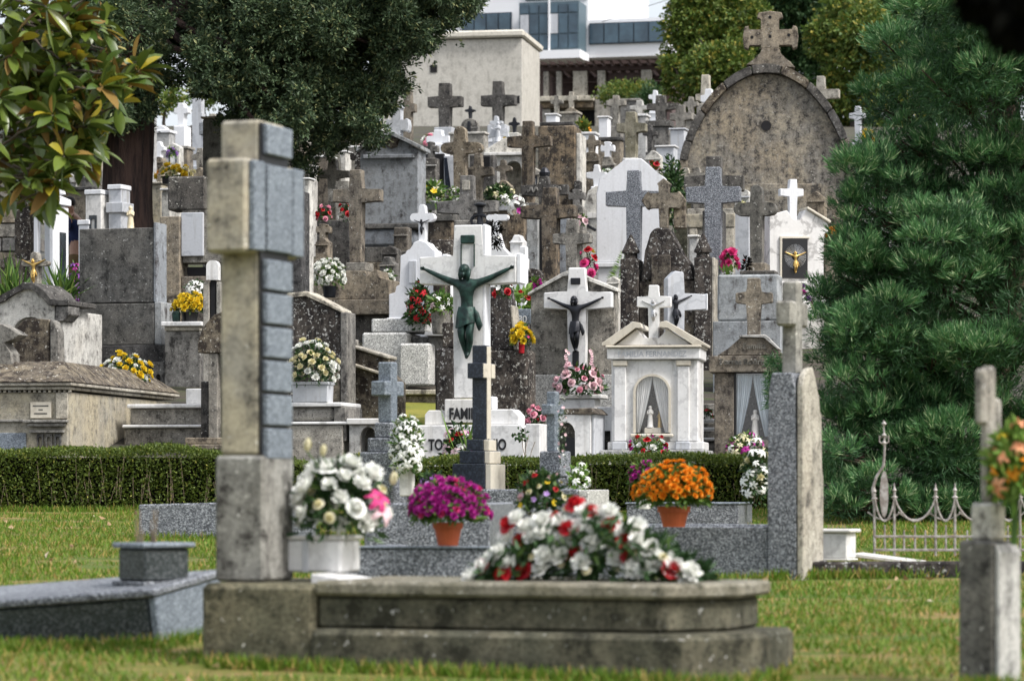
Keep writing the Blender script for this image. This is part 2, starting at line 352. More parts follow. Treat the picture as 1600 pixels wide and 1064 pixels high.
# ---------------------------------------------------------------- flowers
def petal(R0, ang, elev, ln, wd, cup=0, seg=2, base=.1):
    ca, sa = math.cos(ang), math.sin(ang); vs = []; fs = []
    for i in range(seg+1):
        t = i/seg; e = elev + cup*t
        rr = base + ln*t*math.cos(e); z = ln*t*math.sin(e); w = wd*math.sin(math.pi*(.22+.60*t))*.62
        for sgn in (-1, 1): vs.append((rr*ca-sgn*w*sa, rr*sa+sgn*w*ca, z+abs(w)*.25))
    for i in range(seg): fs.append((2*i, 2*i+1, 2*i+3, 2*i+2))
    R0.add(vs, fs)
def make_bloom(kind, seed):
    rd = random.Random(seed); r = Raw()
    if kind == 'mum':
        for n, el, ln in ((10, -.1, .95), (10, .35, .92), (8, .75, .82), (6, 1.1, .72), (3, 1.4, .6)):
            o = rd.random()*6
            for i in range(n): petal(r, o+i*2*math.pi/n+rd.uniform(-.15, .15), el+rd.uniform(-.15, .15), ln*rd.uniform(.85, 1.1), .42, .35)
    elif kind == 'rose':
        for n, el, ln, w in ((6, .35, .9, .95), (5, .8, .8, .9), (4, 1.15, .75, .7), (3, 1.4, .68, .5)):
            o = rd.random()*6
            for i in range(n): petal(r, o+i*2*math.pi/n+rd.uniform(-.2, .2), el, ln*rd.uniform(.9, 1.1), w, -.25 if el < .5 else .5, 3, .08)
    elif kind == 'lily':
        for i in range(6): petal(r, i*math.pi/3+rd.uniform(-.15, .15), .75, 1.15*rd.uniform(.9, 1.1), .42, -1.1, 4, .05)
        for i in range(4): petal(r, rd.random()*6, 1.3, .6, .07, 0, 1, .02)
    elif kind == 'small':
        for i in range(5): petal(r, i*2*math.pi/5, .25, .9, .6, .2, 2, .05)
        for i in range(3): petal(r, i*2, 1., .35, .3, 0, 1, .02)
    elif kind == 'bud':
        for i in range(5): petal(r, i*2*math.pi/5, 1.1, 1.4, .6, .55, 3, .12)
    return r
BL = {(k, i): make_bloom(k, i*7+len(k)) for k in ('mum', 'rose', 'lily', 'small', 'bud') for i in range(3)}
def put_bloom(R0, kind, c, nrm, r):
    b = BL[(kind, random.randrange(3))]; q = Vector(nrm).to_track_quat('Z', 'Y').to_matrix() @ Matrix.Rotation(random.random()*6.28, 3, 'Z')
    c = Vector(c); R0.add([c+q @ (Vector(v)*r) for v in b.v], b.f)
def flowers(t, center, a, h, spec, leaf='leaf_dark', under=.35, nleaf=1., leafl=.05, depth=None, one_by_one=False, stems=0):
    """dome of blossoms: spec = [(material, kind, radius, count)], around local center (base of dome), half width a, height h"""
    cx, cy, cz = center; dp = depth or a
    items = []; tot = sum(s[3] for s in spec); k = 0; ga = math.pi*(3-math.sqrt(5)); u0 = random.random()*6
    for mat, kind, r, n in spec: items += [(mat, kind, r)]*n
    random.shuffle(items); out = {}
    for k, (mat, kind, r) in enumerate(items):
        zc = 1-(k+.5)/tot*(1+under); rad = math.sqrt(max(0, 1-zc*zc)); ph = u0+k*ga
        jx = random.uniform(.82, 1.12)
        n = Vector((rad*math.cos(ph), rad*math.sin(ph), zc)); p = Vector((cx+n.x*a*jx, cy+n.y*dp*jx, cz+h*.3+n.z*h*.7*jx))
        n = (n+Vector((random.uniform(-.3, .3), random.uniform(-.3, .3), .25))).normalized()
        if one_by_one:
            q = Raw(); put_bloom(q, kind, p, n, r*random.uniform(.75, 1.2)); q.build({'rose': 'rose', 'mum': 'chrysanthemum', 'lily': 'lily', 'bud': 'bud', 'small': 'blossom'}[kind], mat, t.o)['label'] = mat.replace('petal_', '')+' flower'
        else: put_bloom(out.setdefault((mat, kind), Raw()), kind, p, n, r*random.uniform(.7, 1.2))
    for (mat, kind), q in out.items(): q.build('blossoms', mat, t.o)['label'] = mat.replace('petal_', '')+' blossoms'
    nl = int(nleaf*max(60, tot*9)); D = RNG.normal(size=(nl, 3)); D /= np.linalg.norm(D, axis=1, keepdims=True); D[:, 2] = np.where(D[:, 2] < -under-.25, -D[:, 2], D[:, 2])
    rr = RNG.uniform(.35, .97, (nl, 1)); P = np.array([[cx, cy, cz+h*.3]])+D*rr*np.array([[a, dp, h*.7]])
    if leaf: leafobj('foliage', P, D+RNG.normal(size=(nl, 3))*.6, RNG.uniform(.6, 1.3, nl)*leafl, RNG.uniform(.3, .5, nl)*leafl, leaf, t.o)
def bouquet(name, label, px, pyb, d, w, h, spec, pot=None, leaf='leaf_dark', group=None, nleaf=1., leafl=.05, under=.35, cat='flowers', one=False, dy=0., depth=None, yaw=-14):
    """flowers standing with their base at pixel (px, pyb); w, h over all in pixels; pot = (kind, width, height, material)"""
    t = T(name, label, cat, px, d, yaw, group, base=pyb); k = d/F; ph = 0
    if pot:
        kd, pw, ph, pm = pot; a = pw*k/2; H = ph*k
        bm = bmesh.new()
        if kd == 'pot': lathe(bm, 0, 0, [(0, a*.68), (H*.72, a*.92), (H*.72, a*1.02), (H, a*1.05), (H, a*.92), (H*.85, a*.9)], 20)
        elif kd == 'vase': lathe(bm, 0, 0, [(0, a*.6), (H*.1, a*.65), (H*.15, a*.4), (H*.5, a*.8), (H*.9, a*.8), (H, a), (H, a*.85)], 18)
        elif kd == 'cup': lathe(bm, 0, 0, [(0, a*.8), (H*.05, a*.85), (H*.95, a), (H, a*1.02), (H, a*.9)], 18)
        elif kd == 'box':
            prism(bm, [(-a*.9, 0), (a*.9, 0), (a*.94, H*.86), (-a*.94, H*.86)], -a*.5, a*.5, .006); prism(bm, [(-a, H*.86), (a, H*.86), (a, H), (-a, H)], -a*.56, a*.56, .004)
        bmesh.ops.recalc_face_normals(bm, faces=bm.faces)
        link({'box': 'planter', 'pot': 'pot', 'vase': 'vase', 'cup': 'vase'}[kd], mesh_bm(bm, 'pot'), pm, t.o)
    flowers(t, (0, dy, (ph-2)*k if pot else 0), w*k/2*.92, (h-ph)*k, spec, leaf, under, nleaf, leafl, depth, one)
    return t
# ---------------------------------------------------------------- figures
def skinned(pts, edges, root=0, sub=2):
    me = bpy.data.meshes.new('fig'); me.from_pydata([p[:3] for p in pts], edges, []); ob = bpy.data.objects.new('tmp', me); COL.objects.link(ob)
    sk = ob.modifiers.new('s', 'SKIN'); sk.use_smooth_shade = True; sk.branch_smoothing = .3
    for i, p in enumerate(pts):
        v = me.skin_vertices[0].data[i]; v.radius = (p[3], p[4] if len(p) > 4 else p[3]); v.use_root = (i == root)
    sb = ob.modifiers.new('u', 'SUBSURF'); sb.levels = sub; sb.render_levels = sub
    bpy.context.view_layer.update(); dg = bpy.context.evaluated_depsgraph_get()
    r = bpy.data.meshes.new_from_object(ob.evaluated_get(dg)); bpy.data.objects.remove(ob); return r
def scaled(me, s, off):
    m2 = me.copy(); m2.materials.clear(); m2.transform(Matrix.Translation(off) @ Matrix.Scale(s, 4)); return m2
def sphere_into(bm, c, rx, ry, rz, seg=14):
    g = bmesh.ops.create_uvsphere(bm, u_segments=seg, v_segments=seg//2+2, radius=1); bmesh.ops.transform(bm, matrix=Matrix.Translation(c) @ Matrix.Diagonal((rx, ry, rz, 1)), verts=g['verts'])
# crucified figure, about one unit from hands to feet, z=0 at the feet; it hangs with bent knees and the head sunk to its right
_p = [(0,-.05,.50,.080,.062), (0,-.045,.60,.068,.052), (0,-.06,.72,.090,.062), (0,-.05,.80,.082,.054), (-.008,-.065,.865,.03), (-.022,-.095,.93,.043,.05), (-.024,-.095,.985,.034,.04),
      (-.11,-.045,.815,.046), (-.24,-.03,.865,.036), (-.30,-.03,.893,.031), (-.42,-.025,.95,.024), (-.455,-.02,.966,.020), (-.49,-.02,.982,.02,.01),
      (.11,-.045,.815,.046), (.24,-.03,.865,.036), (.30,-.03,.893,.031), (.42,-.025,.95,.024), (.455,-.02,.966,.020), (.49,-.02,.982,.02,.01),
      (-.046,-.05,.44,.060), (-.05,-.12,.27,.045), (-.034,-.07,.17,.040), (-.010,-.035,.05,.025), (0,-.07,.0,.026,.018),
      (.046,-.05,.44,.060), (.045,-.13,.27,.045), (.038,-.075,.17,.040), (.018,-.06,.06,.025), (.010,-.10,.012,.026,.018)]
_e = [(0,1),(1,2),(2,3),(3,4),(4,5),(5,6),(3,7),(7,8),(8,9),(9,10),(10,11),(11,12),(3,13),(13,14),(14,15),(15,16),(16,17),(17,18),(0,19),(19,20),(20,21),(21,22),(22,23),(0,24),(24,25),(25,26),(26,27),(27,28)]
# fingers, slightly curled
for sgn, w in ((-1, 12), (1, 18)):
    for q, (dx, dz) in enumerate([(.028,.016), (.034,.006), (.033,-.006), (.027,-.016)]):
        i = len(_p); _p += [(sgn*(.49+dx*.6), -.028, .984+dz*.8, .0065), (sgn*(.49+dx), -.045, .986+dz, .0055)]; _e += [(w, i), (i, i+1)]
    i = len(_p); _p += [(sgn*.492, -.045, 1.008, .0065)]; _e += [(w, i)]
CH_BODY = skinned(_p, _e)
def _cloth():
    bm = bmesh.new(); seg = 40; rings = []
    for j, (z, rx, ry) in enumerate([(.56,.078,.062), (.54,.09,.074), (.48,.104,.09), (.43,.11,.098), (.385,.116,.106)]):
        ring = []
        for i in range(seg):
            a = 2*math.pi*i/seg; w = 1+.07*j/4*math.sin(a*9+j*.5)+.03*math.sin(a*5+2)
            zz = z+(.05*math.sin(a*1.0+.5) if j == 4 else 0)+(.02*math.sin(a*2+j) if j else 0)
            ring.append(bm.verts.new((rx*w*math.cos(a), -.06+ry*w*math.sin(a), zz)))
        rings.append(ring)
    for a, b in zip(rings, rings[1:]):
        for i in range(seg): bm.faces.new((a[i], b[i], b[(i+1) % seg], a[(i+1) % seg]))
    # knotted end hanging at the hip
    prism(bm, [(.085, .54), (.13, .50), (.175, .36), (.14, .29), (.11, .36), (.09, .46)], -.10, -.03, .01)
    return mesh_bm(bm, 'cloth')
CH_CLOTH = _cloth()
def _hair():
    bm = bmesh.new(); sphere_into(bm, (-.022,-.078,.968), .058, .06, .058)
    for x in (-.058, -.045, .018, .03):
        tube(bm, [Vector((x, -.085, .965)), Vector((x*1.12-.002, -.10, .90)), Vector((x*1.1-.004, -.105, .845))], [.026, .022, .008], 7)
    tube(bm, [Vector((-.022, -.14, .925)), Vector((-.026, -.148, .895)), Vector((-.027, -.14, .875))], [.024, .018, .006], 7)      # beard
    tube(bm, [Vector((-.024, -.146, .968)), Vector((-.026, -.158, .945)), Vector((-.026, -.15, .937))], [.006, .010, .006], 6)       # nose
    return mesh_bm(bm, 'hair')
CH_HAIR = _hair()
def christ(t, x, ytop, ybot, f, mat, cloth=None, name='christ_figure'):
    """figure hung on the cross of thing t: hands at ytop, feet at ybot (pixels), against depth f"""
    H = t.Z(ytop)-t.Z(ybot); off = Vector((t.X(x), f, t.Z(ybot)))
    b = link(name, scaled(CH_BODY, H, off), mat, t.o, True)
    link('loincloth', scaled(CH_CLOTH, H, off), cloth or mat, b, True); link('hair', scaled(CH_HAIR, H, off), mat, b, True)
def statue(t, x, ytop, ybot, f, mat, parent=None, name='statue'):
    """robed standing figure with joined hands, a veil, on a small base"""
    H = t.Z(ytop)-t.Z(ybot); c = Vector((t.X(x), f, t.Z(ybot))); bm = bmesh.new(); seg = 18; rings = []
    for z, rx, ry in [(0,.17,.15), (.04,.17,.15), (.06,.14,.12), (.3,.13,.11), (.55,.10,.085), (.70,.125,.085), (.80,.12,.08), (.84,.06,.06), (.86,.07,.07), (.93,.085,.085), (.98,.06,.06), (1.,.01,.01)]:
        rings.append([bm.verts.new(c+Vector((H*rx*(1+(.08*math.sin(7*2*math.pi*i/seg) if .05 < z < .6 else 0))*math.cos(2*math.pi*i/seg), H*ry*math.sin(2*math.pi*i/seg), H*z))) for i in range(seg)])
    for a, b in zip(rings, rings[1:]):
        for i in range(seg): bm.faces.new((a[i], a[(i+1) % seg], b[(i+1) % seg], b[i]))
    for s_ in (-1, 1): tube(bm, [c+Vector((s_*.12*H, 0, .76*H)), c+Vector((s_*.12*H, -.06*H, .62*H)), c+Vector((s_*.015*H, -.13*H, .70*H))], [.035*H, .035*H, .02*H], 8)
    return link(name, mesh_bm(bm, 'st'), mat, parent or t.o, True)
def curtains(t, x0, x1, yt, yb, f, mat, split):
    """a pair of drapes parted towards the bottom"""
    for sd in (0, 1):
        bm = bmesh.new(); n, mrows = 22, 10; g = []
        for j in range(mrows+1):
            v = j/mrows; mid = (x0+x1)/2; open_ = split*(v**1.3)
            a, b = (x0, mid-(mid-x0)*open_) if sd == 0 else (mid+(x1-mid)*open_, x1)
            g.append([bm.verts.new((t.X(a+(b-a)*i/n), f+.012*math.sin(i*1.9), t.Z(yt+(yb-yt)*v))) for i in range(n+1)])
        for j in range(mrows):
            for i in range(n): bm.faces.new((g[j][i], g[j][i+1], g[j+1][i+1], g[j+1][i]))
        link('curtain', mesh_bm(bm, 'curtain'), mat, t.o, True)
# ================================================================ setting
def sheet(name, x0, x1, ys, mat, dz=0., nx=40, amp=.0, kind='structure'):
    bm = bmesh.new(); g = []
    for y in ys:
        g.append([bm.verts.new((x0+(x1-x0)*i/nx, y, G(y)+dz+amp*mnoise.noise(Vector(((x0+(x1-x0)*i/nx)*.5, y*.5, 0))))) for i in range(nx+1)])
    for a, b in zip(g, g[1:]):
        for i in range(nx): bm.faces.new((a[i], a[i+1], b[i+1], b[i]))
    o = link(name, mesh_bm(bm, name), mat, None, True); o['kind'] = kind; return o
sheet('ground', -900, 900, [-60, -5, 5, 12, 20, 26, 27, 28.5, 30, 32, 34, 36, 38, 42, 46, 50, 56, 62, 70, 80, 95, 110, 140, 300, 900, 2500], 'soil_mat', -.01)
sheet('lawn', -16, 14, [-6+.4*i for i in range(82)], 'lawn_mat', .012, 60, .015)
sheet('grass_terrace', -1.9, -.3, [30.6+.1*i for i in range(28)], 'patch_mat', .03, 8)
# grass blades and fallen leaves over the lawn
n = 190000
dd = 10+17*RNG.random(n)**.8; xx = (RNG.random(n)*2-1)*(dd*.17+.3)
z = np.interp(dd, [p[0] for p in _GP], [p[1] for p in _GP])
keep = np.array([mnoise.noise(Vector((x*.7, y*2.2, 3.)))+.25*mnoise.noise(Vector((x*5, y*6, 1.))) > -.22 for x, y in zip(xx, dd)])
P = np.stack([xx, dd, z+.005], 1)[keep]; D = RNG.normal(size=P.shape)*.55; D[:, 2] = 1
LEN = RNG.uniform(.025, .06, len(P)); ed = []
for (x0, d0_, x1, d1_, m_) in [(320, 11.70, 1130, 10.93, 2600), (1130, 10.93, 1235, 11.2, 400), (0, 12.3, 240, 12.5, 700), (240, 12.5, 330, 13.0, 300), (1200, 16.8, 1285, 17., 400), (1265, 16.9, 1640, 17.2, 1300), (1505, 10.86, 1590, 10.86, 500), (1010, 16.2, 1200, 16.7, 500), (555, 14.5, 790, 14.5, 500), (215, 20.9, 340, 20.9, 300), (0, 25.3, 340, 25.4, 1500), (600, 17.4, 770, 17.4, 300)]:
    f_ = RNG.random(m_); dd_ = d0_+(d1_-d0_)*f_-np.abs(RNG.normal(size=m_))*.035; px_ = x0+(x1-x0)*f_; ed.append(np.stack([(px_-800)/F*dd_, dd_, np.interp(dd_, [p[0] for p in _GP], [p[1] for p in _GP])], 1))
ed = np.concatenate(ed); P = np.concatenate([P, ed]); De = RNG.normal(size=ed.shape)*.4; De[:, 2] = 1; D = np.concatenate([D, De]); LEN = np.concatenate([LEN, RNG.uniform(.04, .09, len(ed))])
o = leafobj('grass', P, D, LEN, RNG.uniform(.004, .009, len(P)), 'grass_blade'); tagset(o, 'short patchy green and straw coloured lawn grass', 'grass', kind='stuff')
n = 170; dd = 10.5+14*RNG.random(n); xx = (RNG.random(n)*2-1)*(dd*.17); z = np.interp(dd, [p[0] for p in _GP], [p[1] for p in _GP])
P = np.stack([xx, dd, z+.035], 1); D = RNG.normal(size=P.shape); D[:, 2] *= .25
o = leafobj('fallen_leaves', P, D, RNG.uniform(.03, .07, n), RNG.uniform(.02, .045, n), 'dead_leaf'); tagset(o, 'dry fallen leaves scattered on the lawn', 'leaves', kind='stuff')
# ---------------------------------------------------------------- hedge
t = T('hedge', 'low clipped green hedge running behind the lawn graves', 'hedge', 530, 25.5, 0)
hx0, hx1 = -4.9, 3.55
def hz(x): return 2*0+.50+.012*math.sin(x*3)+.01*math.sin(x*7.7)
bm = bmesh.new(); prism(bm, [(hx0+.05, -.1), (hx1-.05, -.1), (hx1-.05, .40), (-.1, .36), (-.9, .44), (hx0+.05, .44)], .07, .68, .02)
link('shade_core', mesh_bm(bm, 'c'), 'shade_leaf', t.o)  # near-black box puts the shade between the leaves into colour
x0 = t.o.location.x; n = 70000; X = RNG.uniform(hx0, hx1, n); side = RNG.random(n)
Y = np.where(side < .62, .0+RNG.random(n)**2*.12, RNG.uniform(0, .72, n)); H = .505-.085*np.clip((X+.8)/.5,0,1)+.035*np.clip(X/3.4,0,1)+.012*np.sin(X*3)+.010*np.sin(X*7.7)+.035*np.array([mnoise.noise(Vector((x*2.5, 0, 0))) for x in X])
Z = np.where(side < .62, RNG.uniform(-.02, 1, n)*H, H-RNG.random(n)**2*.06+RNG.normal(size=n)*.008)
D = RNG.normal(size=(n, 3))*.6; D[:, 1] -= np.where(side < .62, .5, 0); D[:, 2] += np.where(side < .62, .35, .9)
leafobj('foliage', np.stack([X, Y, Z], 1), D, RNG.uniform(.018, .036, n), RNG.uniform(.010, .018, n), 'hedge_leaf', t.o)
nt_ = 150; q = Raw()
for i in range(nt_):
    x = random.uniform(hx0, hx1); y = .015; h = random.uniform(.12, .36); zz = random.uniform(0, .12); dx = random.uniform(-.05, .05)
    q.add([Vector((x-.003, y, zz)), Vector((x+.003, y, zz)), Vector((x+dx+.002, y-.01, zz+h)), Vector((x+dx-.002, y-.01, zz+h))], [(0, 1, 2, 3)])
q.build('twigs', 'dry_stalk', t.o)['kind'] = 'stuff'
# ================================================================ foreground tomb with its tall cross
YG = -20
t = T('cross_tomb', 'long mossy stone tomb with a tall cross at its head, nearest the camera', 'tomb', 400, 12, YG, m=True)
t.part('base_block', 'mossy_stone', B(-.105, .35, .305, None, -.26, .46), bev=.02)
t.part('ledge', 'mossy_stone', ('z', [(.352, -.31), (1.78, -.31), (1.96, -.06), (1.96, .46), (.352, .5)], None, .145), bev=.02)
t.part('ledger_body', 'mossy_stone', ('z', [(.354, -.235), (1.66, -.235), (1.84, .02), (1.84, .4), (.354, .4)], .147, .262), bev=.012)
t.part('ledger_cap', 'mossy_pale', ('z', [(.352, -.265), (1.68, -.265), (1.88, .01), (1.88, .43), (.352, .43)], .264, .318), bev=.012)
t.part('pedestal', 'grey_concrete', B(-.105, .095, .775, .307, -.14, .14), bev=.012)
t.part('cross', 'cream_concrete', ('b', -.09, .07, 2.02, .777, -.125, .125), ('b', -.092, .072, 1.868, 1.522, -.245, -.127), ('b', -.092, .072, 1.868, 1.522, .127, .235), bev=.012)
for i in range(11):
    z1 = 2.005-i*.1255
    if 1.52 < z1-.06 < 1.87: continue
    if z1-.11 < .76: break
    t.part('cladding_tile', 'granite_steel', B(.073, .098, z1, z1-.112, -.105, .118), bev=.004)
t.part('cladding_tile', 'granite_steel', B(.073, .098, 1.855, 1.535, -.105, .118), bev=.004)
for s in (-1, 1): t.part('cladding_tile', 'granite_steel', ('b', .073, .098, 1.86, 1.53, *sorted((s*.13, s*.225))), bev=.004)
t.part('joint_backing', 'black', B(.0705, .0755, 2.01, .782, -.124, .124), bev=0)
bk = T('memorial_plaque', 'blank white marble plaque lying on the mossy tomb beside the tall cross', 'plaque', 556, 11.9, YG, base=916)
bm = bmesh.new(); prism(bm, [(-.13, .0), (.135, .0), (.135, .012), (-.13, .05)], -.12, .14, .004); link('slab', mesh_bm(bm, 's'), 'white_marble', bk.o)
# planter and white bouquet
t = T('flower_planter', 'white two-panelled marble planter at the foot of the tall cross', 'planter', 502, 12.1, YG, base=893)
t.part('box', 'white_marble', B(455, 548, 843, 893, -.09, .1)); t.part('rim', 'dirty_marble', B(450, 552, 836, 842, -.1, .11)); t.part('corner_post', 'grey_marble', B(488, 497, 843, 893, -.098, -.0905), bev=.002)
bouquet('rose_bouquet', 'big blurred bouquet of white roses with pink lilies at the foot of the tall cross', 530, 838, 12.05, 142, 116,
        [('petal_white', 'mum', .045, 24), ('petal_white', 'rose', .04, 6), ('petal_cream', 'rose', .03, 8)], None, nleaf=1.2, leafl=.06, under=.2, one=True)
t = T('lily_sprig', 'pink lily and a cream bud leaning out of the white rose bouquet', 'flower', 590, 12.0, 0, base=830)
for (x, y, kd, mt, r) in [(592, 780, 'lily', 'petal_hotpink', .05), (598, 800, 'lily', 'petal_palepink', .045), (614, 757, 'bud', 'petal_cream', .035), (480, 705, 'bud', 'petal_cream', .035), (505, 712, 'bud', 'petal_cream', .03)]:
    q = Raw(); put_bloom(q, kd, (t.X(x), -.05, t.Z(y)), (.5, -.6, .5) if kd == 'lily' else (.2, -.2, 1), r); q.build('lily' if kd == 'lily' else 'bud', mt, t.o)
    bm = bmesh.new(); tube(bm, [Vector((t.X(x), -.05, t.Z(y))), Vector((t.X(x*.7+560*.3), 0, t.Z(y+30))), Vector((t.X(560), .05, 0))], .003, 5); link('stem', mesh_bm(bm, 's'), 'leaf_mid', t.o)
# funeral spray
t = T('funeral_spray', 'wide spray of red and white carnations lying on the mossy tomb ledger', 'flowers', 927, 11.68, YG, base=906)
hw = 172*t.k
def spray(lst, mat, kind, r):
    for x, y in lst:
        q = Raw(); xx, zz = t.X(x), t.Z(y); d_ = -.13*(1-min(1, (zz/.30)**1.5))-.02+random.uniform(-.03, .03)
        rr = r*random.uniform(.88, 1.12)
        put_bloom(q, kind, (xx, d_, zz), (xx*1.2, -.55, .35+zz), rr); q.build('carnation' if kind == 'mum' else 'rose', mat, t.o)['label'] = mat.replace('petal_', '')+' flower'
spray([(903,797),(1012,845),(850,838),(868,833),(888,820),(925,803),(963,815),(945,805),(960,800),(883,843),(897,838),(873,868),(893,868),(902,858),(945,850),(972,850),(868,888),(818,882),(802,862),(805,840),
       (822,810),(790,872),(778,885),(762,903),(1015,875),(1005,890),(1028,858),(1035,878),(977,873),(1055,875),(1068,885),(1088,905),(1095,890),(1078,892),(930,878),(985,832),(1003,822),(942,826),(915,826),(838,824),(862,815),(1022,888)], 'petal_white', 'mum', .041)
spray([(916,865),(837,893),(826,847),(872,811),(966,820),(996,870),(1006,842),(932,800),(777,885),(1068,888),(905,826),(807,822),(905,790),(812,900+0),(990,845)], 'petal_red', 'rose', .038)
spray([(895,882),(935,890),(980,885),(1010,860),(852,870),(890,795),(1052,868)], 'petal_cream', 'rose', .017)
n = 1800; u = RNG.uniform(-1, 1, n); hh = (1-np.abs(u)**1.6)*.21+.02; P = np.stack([u*hw, RNG.uniform(-.16, .16, n), RNG.random(n)**.8*hh], 1)
D = RNG.normal(size=(n, 3))*.7; D[:, 0] += u*.6; D[:, 1] -= .2
leafobj('foliage', P, D, RNG.uniform(.04, .09, n), RNG.uniform(.012, .03, n), 'leaf_dark', t.o)
# ---------------------------------------------------------------- left granite ledger and vase
t = T('granite_ledger', 'low dark polished granite tomb slab at the left edge of the lawn', 'tomb', 240, 12.6, -22, m=True)
t.o.rotation_euler = (R(6), R(-4.5), R(-22)); t.part('curb', 'granite_green', ('z', [(-2.6, 0), (0, 0), (0, .58), (-2.6, .58)], -.25, .205), bev=.01)
t.part('end_panel', 'granite_steel', ('b', .002, .035, .205, -.25, .0, .58), bev=.006)
t.part('ledger', 'granite', ('p', [(-2.6, .207), (.045, .207), (.045, .24), (-2.6, .24)], -.02, .6), bev=.008)
t2 = T('granite_planter', 'square dark granite planter with a few dry stalks on the low granite tomb', 'planter', 238, 12.9, -48, base=916)
t2.part('foot', 'granite_dark', B(208, 268, 907, 914, -.12, .14)); t2.part('box', 'granite_green', B(213, 261, 856, 906.5, -.1, .12)); t2.part('rim', 'granite_steel', B(208, 266, 847, 855.5, -.12, .14))
bm = bmesh.new()
for i in range(16):
    x = random.choice([-.06, -.05, .02, .06])+random.uniform(-.02, .02); h = random.choice([.14, .1, .06, .05]); tube(bm, [Vector((x, -.02, t2.Z(858))), Vector((x+random.uniform(-.02, .02), -.02, t2.Z(850)+h))], [.003, .002], 4)
link('stalks', mesh_bm(bm, 's'), 'dry_stalk', t2.o)
# ---------------------------------------------------------------- right weathered post cross
t = T('stone_cross', 'thin weathered pale cross on a tall dark block at the right edge', 'cross', 1544, 11, -34, m=True)
G0 = t.z0
def zz(py, d=11): return (HY-py)*d/F-G0
t.part('block', 'cement_dark', ('p', [(-.075, None and 0 or -.12), (.06, -.12), (.06, zz(845)), (-.075, zz(843))], -.08, .10), bev=.01)
t.part('block_lit_side', 'weathered_white', ('p', [(.0615, -.12), (.078, -.12), (.078, zz(862)), (.0615, zz(848))], -.075, .095), bev=.003)  # sunlit right face of the block put into colour as white
t.part('column', 'weathered_white', ('b', -.045, .045, zz(785), zz(845), -.05, .05), bev=.012)
t.part('cross', 'pale_stone', ('b', -.018, .018, zz(572), zz(785), -.03, .03), ('b', -.019, .019, zz(622), zz(678), .031, .075), ('b', -.02, .017, zz(576), zz(664), -.07, -.031), bev=.012)
t = T('flowers_on_stem', 'orange and yellow alstroemeria bunch beside the thin pale cross', 'flowers', 1598, 10.9, 0, base=782)
flowers(t, (.0, .0, .04), .11, .215, [('petal_orange', 'lily', .035, 10), ('petal_peach', 'lily', .036, 8), ('petal_yellow', 'lily', .03, 7), ('petal_red', 'small', .022, 4)], 'leaf_fresh', .5, 2.2, .06)
bm = bmesh.new(); tube(bm, [Vector((-.02, 0, .1)), Vector((-.03, 0, -.15))], .012, 6); link('stems', mesh_bm(bm, 's'), 'leaf_mid', t.o)
# ---------------------------------------------------------------- tall granite stele with curb (right)
t = T('granite_stele', 'tall grey granite stele with a pointed pale side and a rough cross on top', 'headstone', 1238, 17, -22, m=True)
def zz(py, d=17): return (HY-py)*d/F-t.z0
t.part('slab', 'granite', ('p', [(-.085, -.12), (.075, -.12), (.075, zz(740)), (.07, zz(735)), (.07, zz(610)), (.05, zz(584)), (-.06, zz(584)), (-.078, zz(610)), (-.078, zz(735)), (-.085, zz(740))], -.17, .17), bev=.01)
prof = [(-.172, -.12), (.20, -.12), (.20, zz(742)), (.165, zz(736)), (.165, zz(650)), (.125, zz(643)), (.125, zz(620)), (.085, zz(612)), (.05, zz(590)), (.0, zz(574)), (-.09, zz(578)), (-.15, zz(590)), (-.172, zz(604))]
bm = bmesh.new(); prism(bm, prof, 0, .035, .006); bm.transform(Matrix.Translation((.078, 0, 0)) @ Matrix.Rotation(R(90), 4, 'Z') @ Matrix.Diagonal((1, -1, 1, 1))); bmesh.ops.recalc_face_normals(bm, faces=bm.faces)
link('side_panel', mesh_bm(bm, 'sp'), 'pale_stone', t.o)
t.part('cross', 'grey_concrete', ('b', -.045, .045, zz(440), zz(586), -.045, .045), ('b', -.047, .043, zz(472), zz(511), -.15, -.046), ('b', -.047, .043, zz(472), zz(511), .046, .15), bev=.012)
t.part('grave_curb', 'granite', ('b', -1.1, -.086, zz(822), -.12, -.16, -.06), ('b', -1.1, -.086, zz(822), -.12, .75, .85), bev=.006)
# curb with pot (centre left)
def zof(d): return lambda py: (HY-py)*d/F-G(d)
t = T('granite_curb', 'long low grey granite curb behind the mossy tomb, under the magenta pot', 'curb', 790, 14.6, -8, m=True)
q = zof(14.6); t.part('kerbstone', 'granite', ('b', -.74, .66, q(857), -.12, -.05, .06), ('b', -.74, -.63, q(857), -.12, .062, 1.0), bev=.008)
t.part('coping', 'granite_steel', ('b', -.75, .67, q(853.5), q(856.5), -.06, .075), bev=.003)
bouquet('chrysanthemum_pot', 'magenta chrysanthemum in a terracotta pot on the grey curb', 700, 852, 14.65, 128, 102, [('petal_magenta', 'mum', .023, 150), ('petal_hotpink', 'mum', .02, 40)], ('pot', 46, 36, 'terracotta'), 'leaf_mid', under=.15, leafl=.04)
t = T('granite_curb', 'short low granite curb between the magenta pot and the grey cross', 'curb', 690, 17.5, -6, m=True)
q = zof(17.5); t.part('kerbstone', 'granite', ('b', -.42, .27, q(786), -.12, -.05, .06), ('b', .16, .27, q(786), -.12, .062, 1.2), bev=.008)
t = T('granite_curb', 'low speckled granite curb in front of the hedge, left of the tall cross', 'curb', 280, 21, -6, m=True)
q = zof(21); t.part('kerbstone', 'granite', ('p', [(-.26, -.12), (.9, -.12), (.9, q(781)), (-.26, q(788))], -.05, .06), bev=.008)
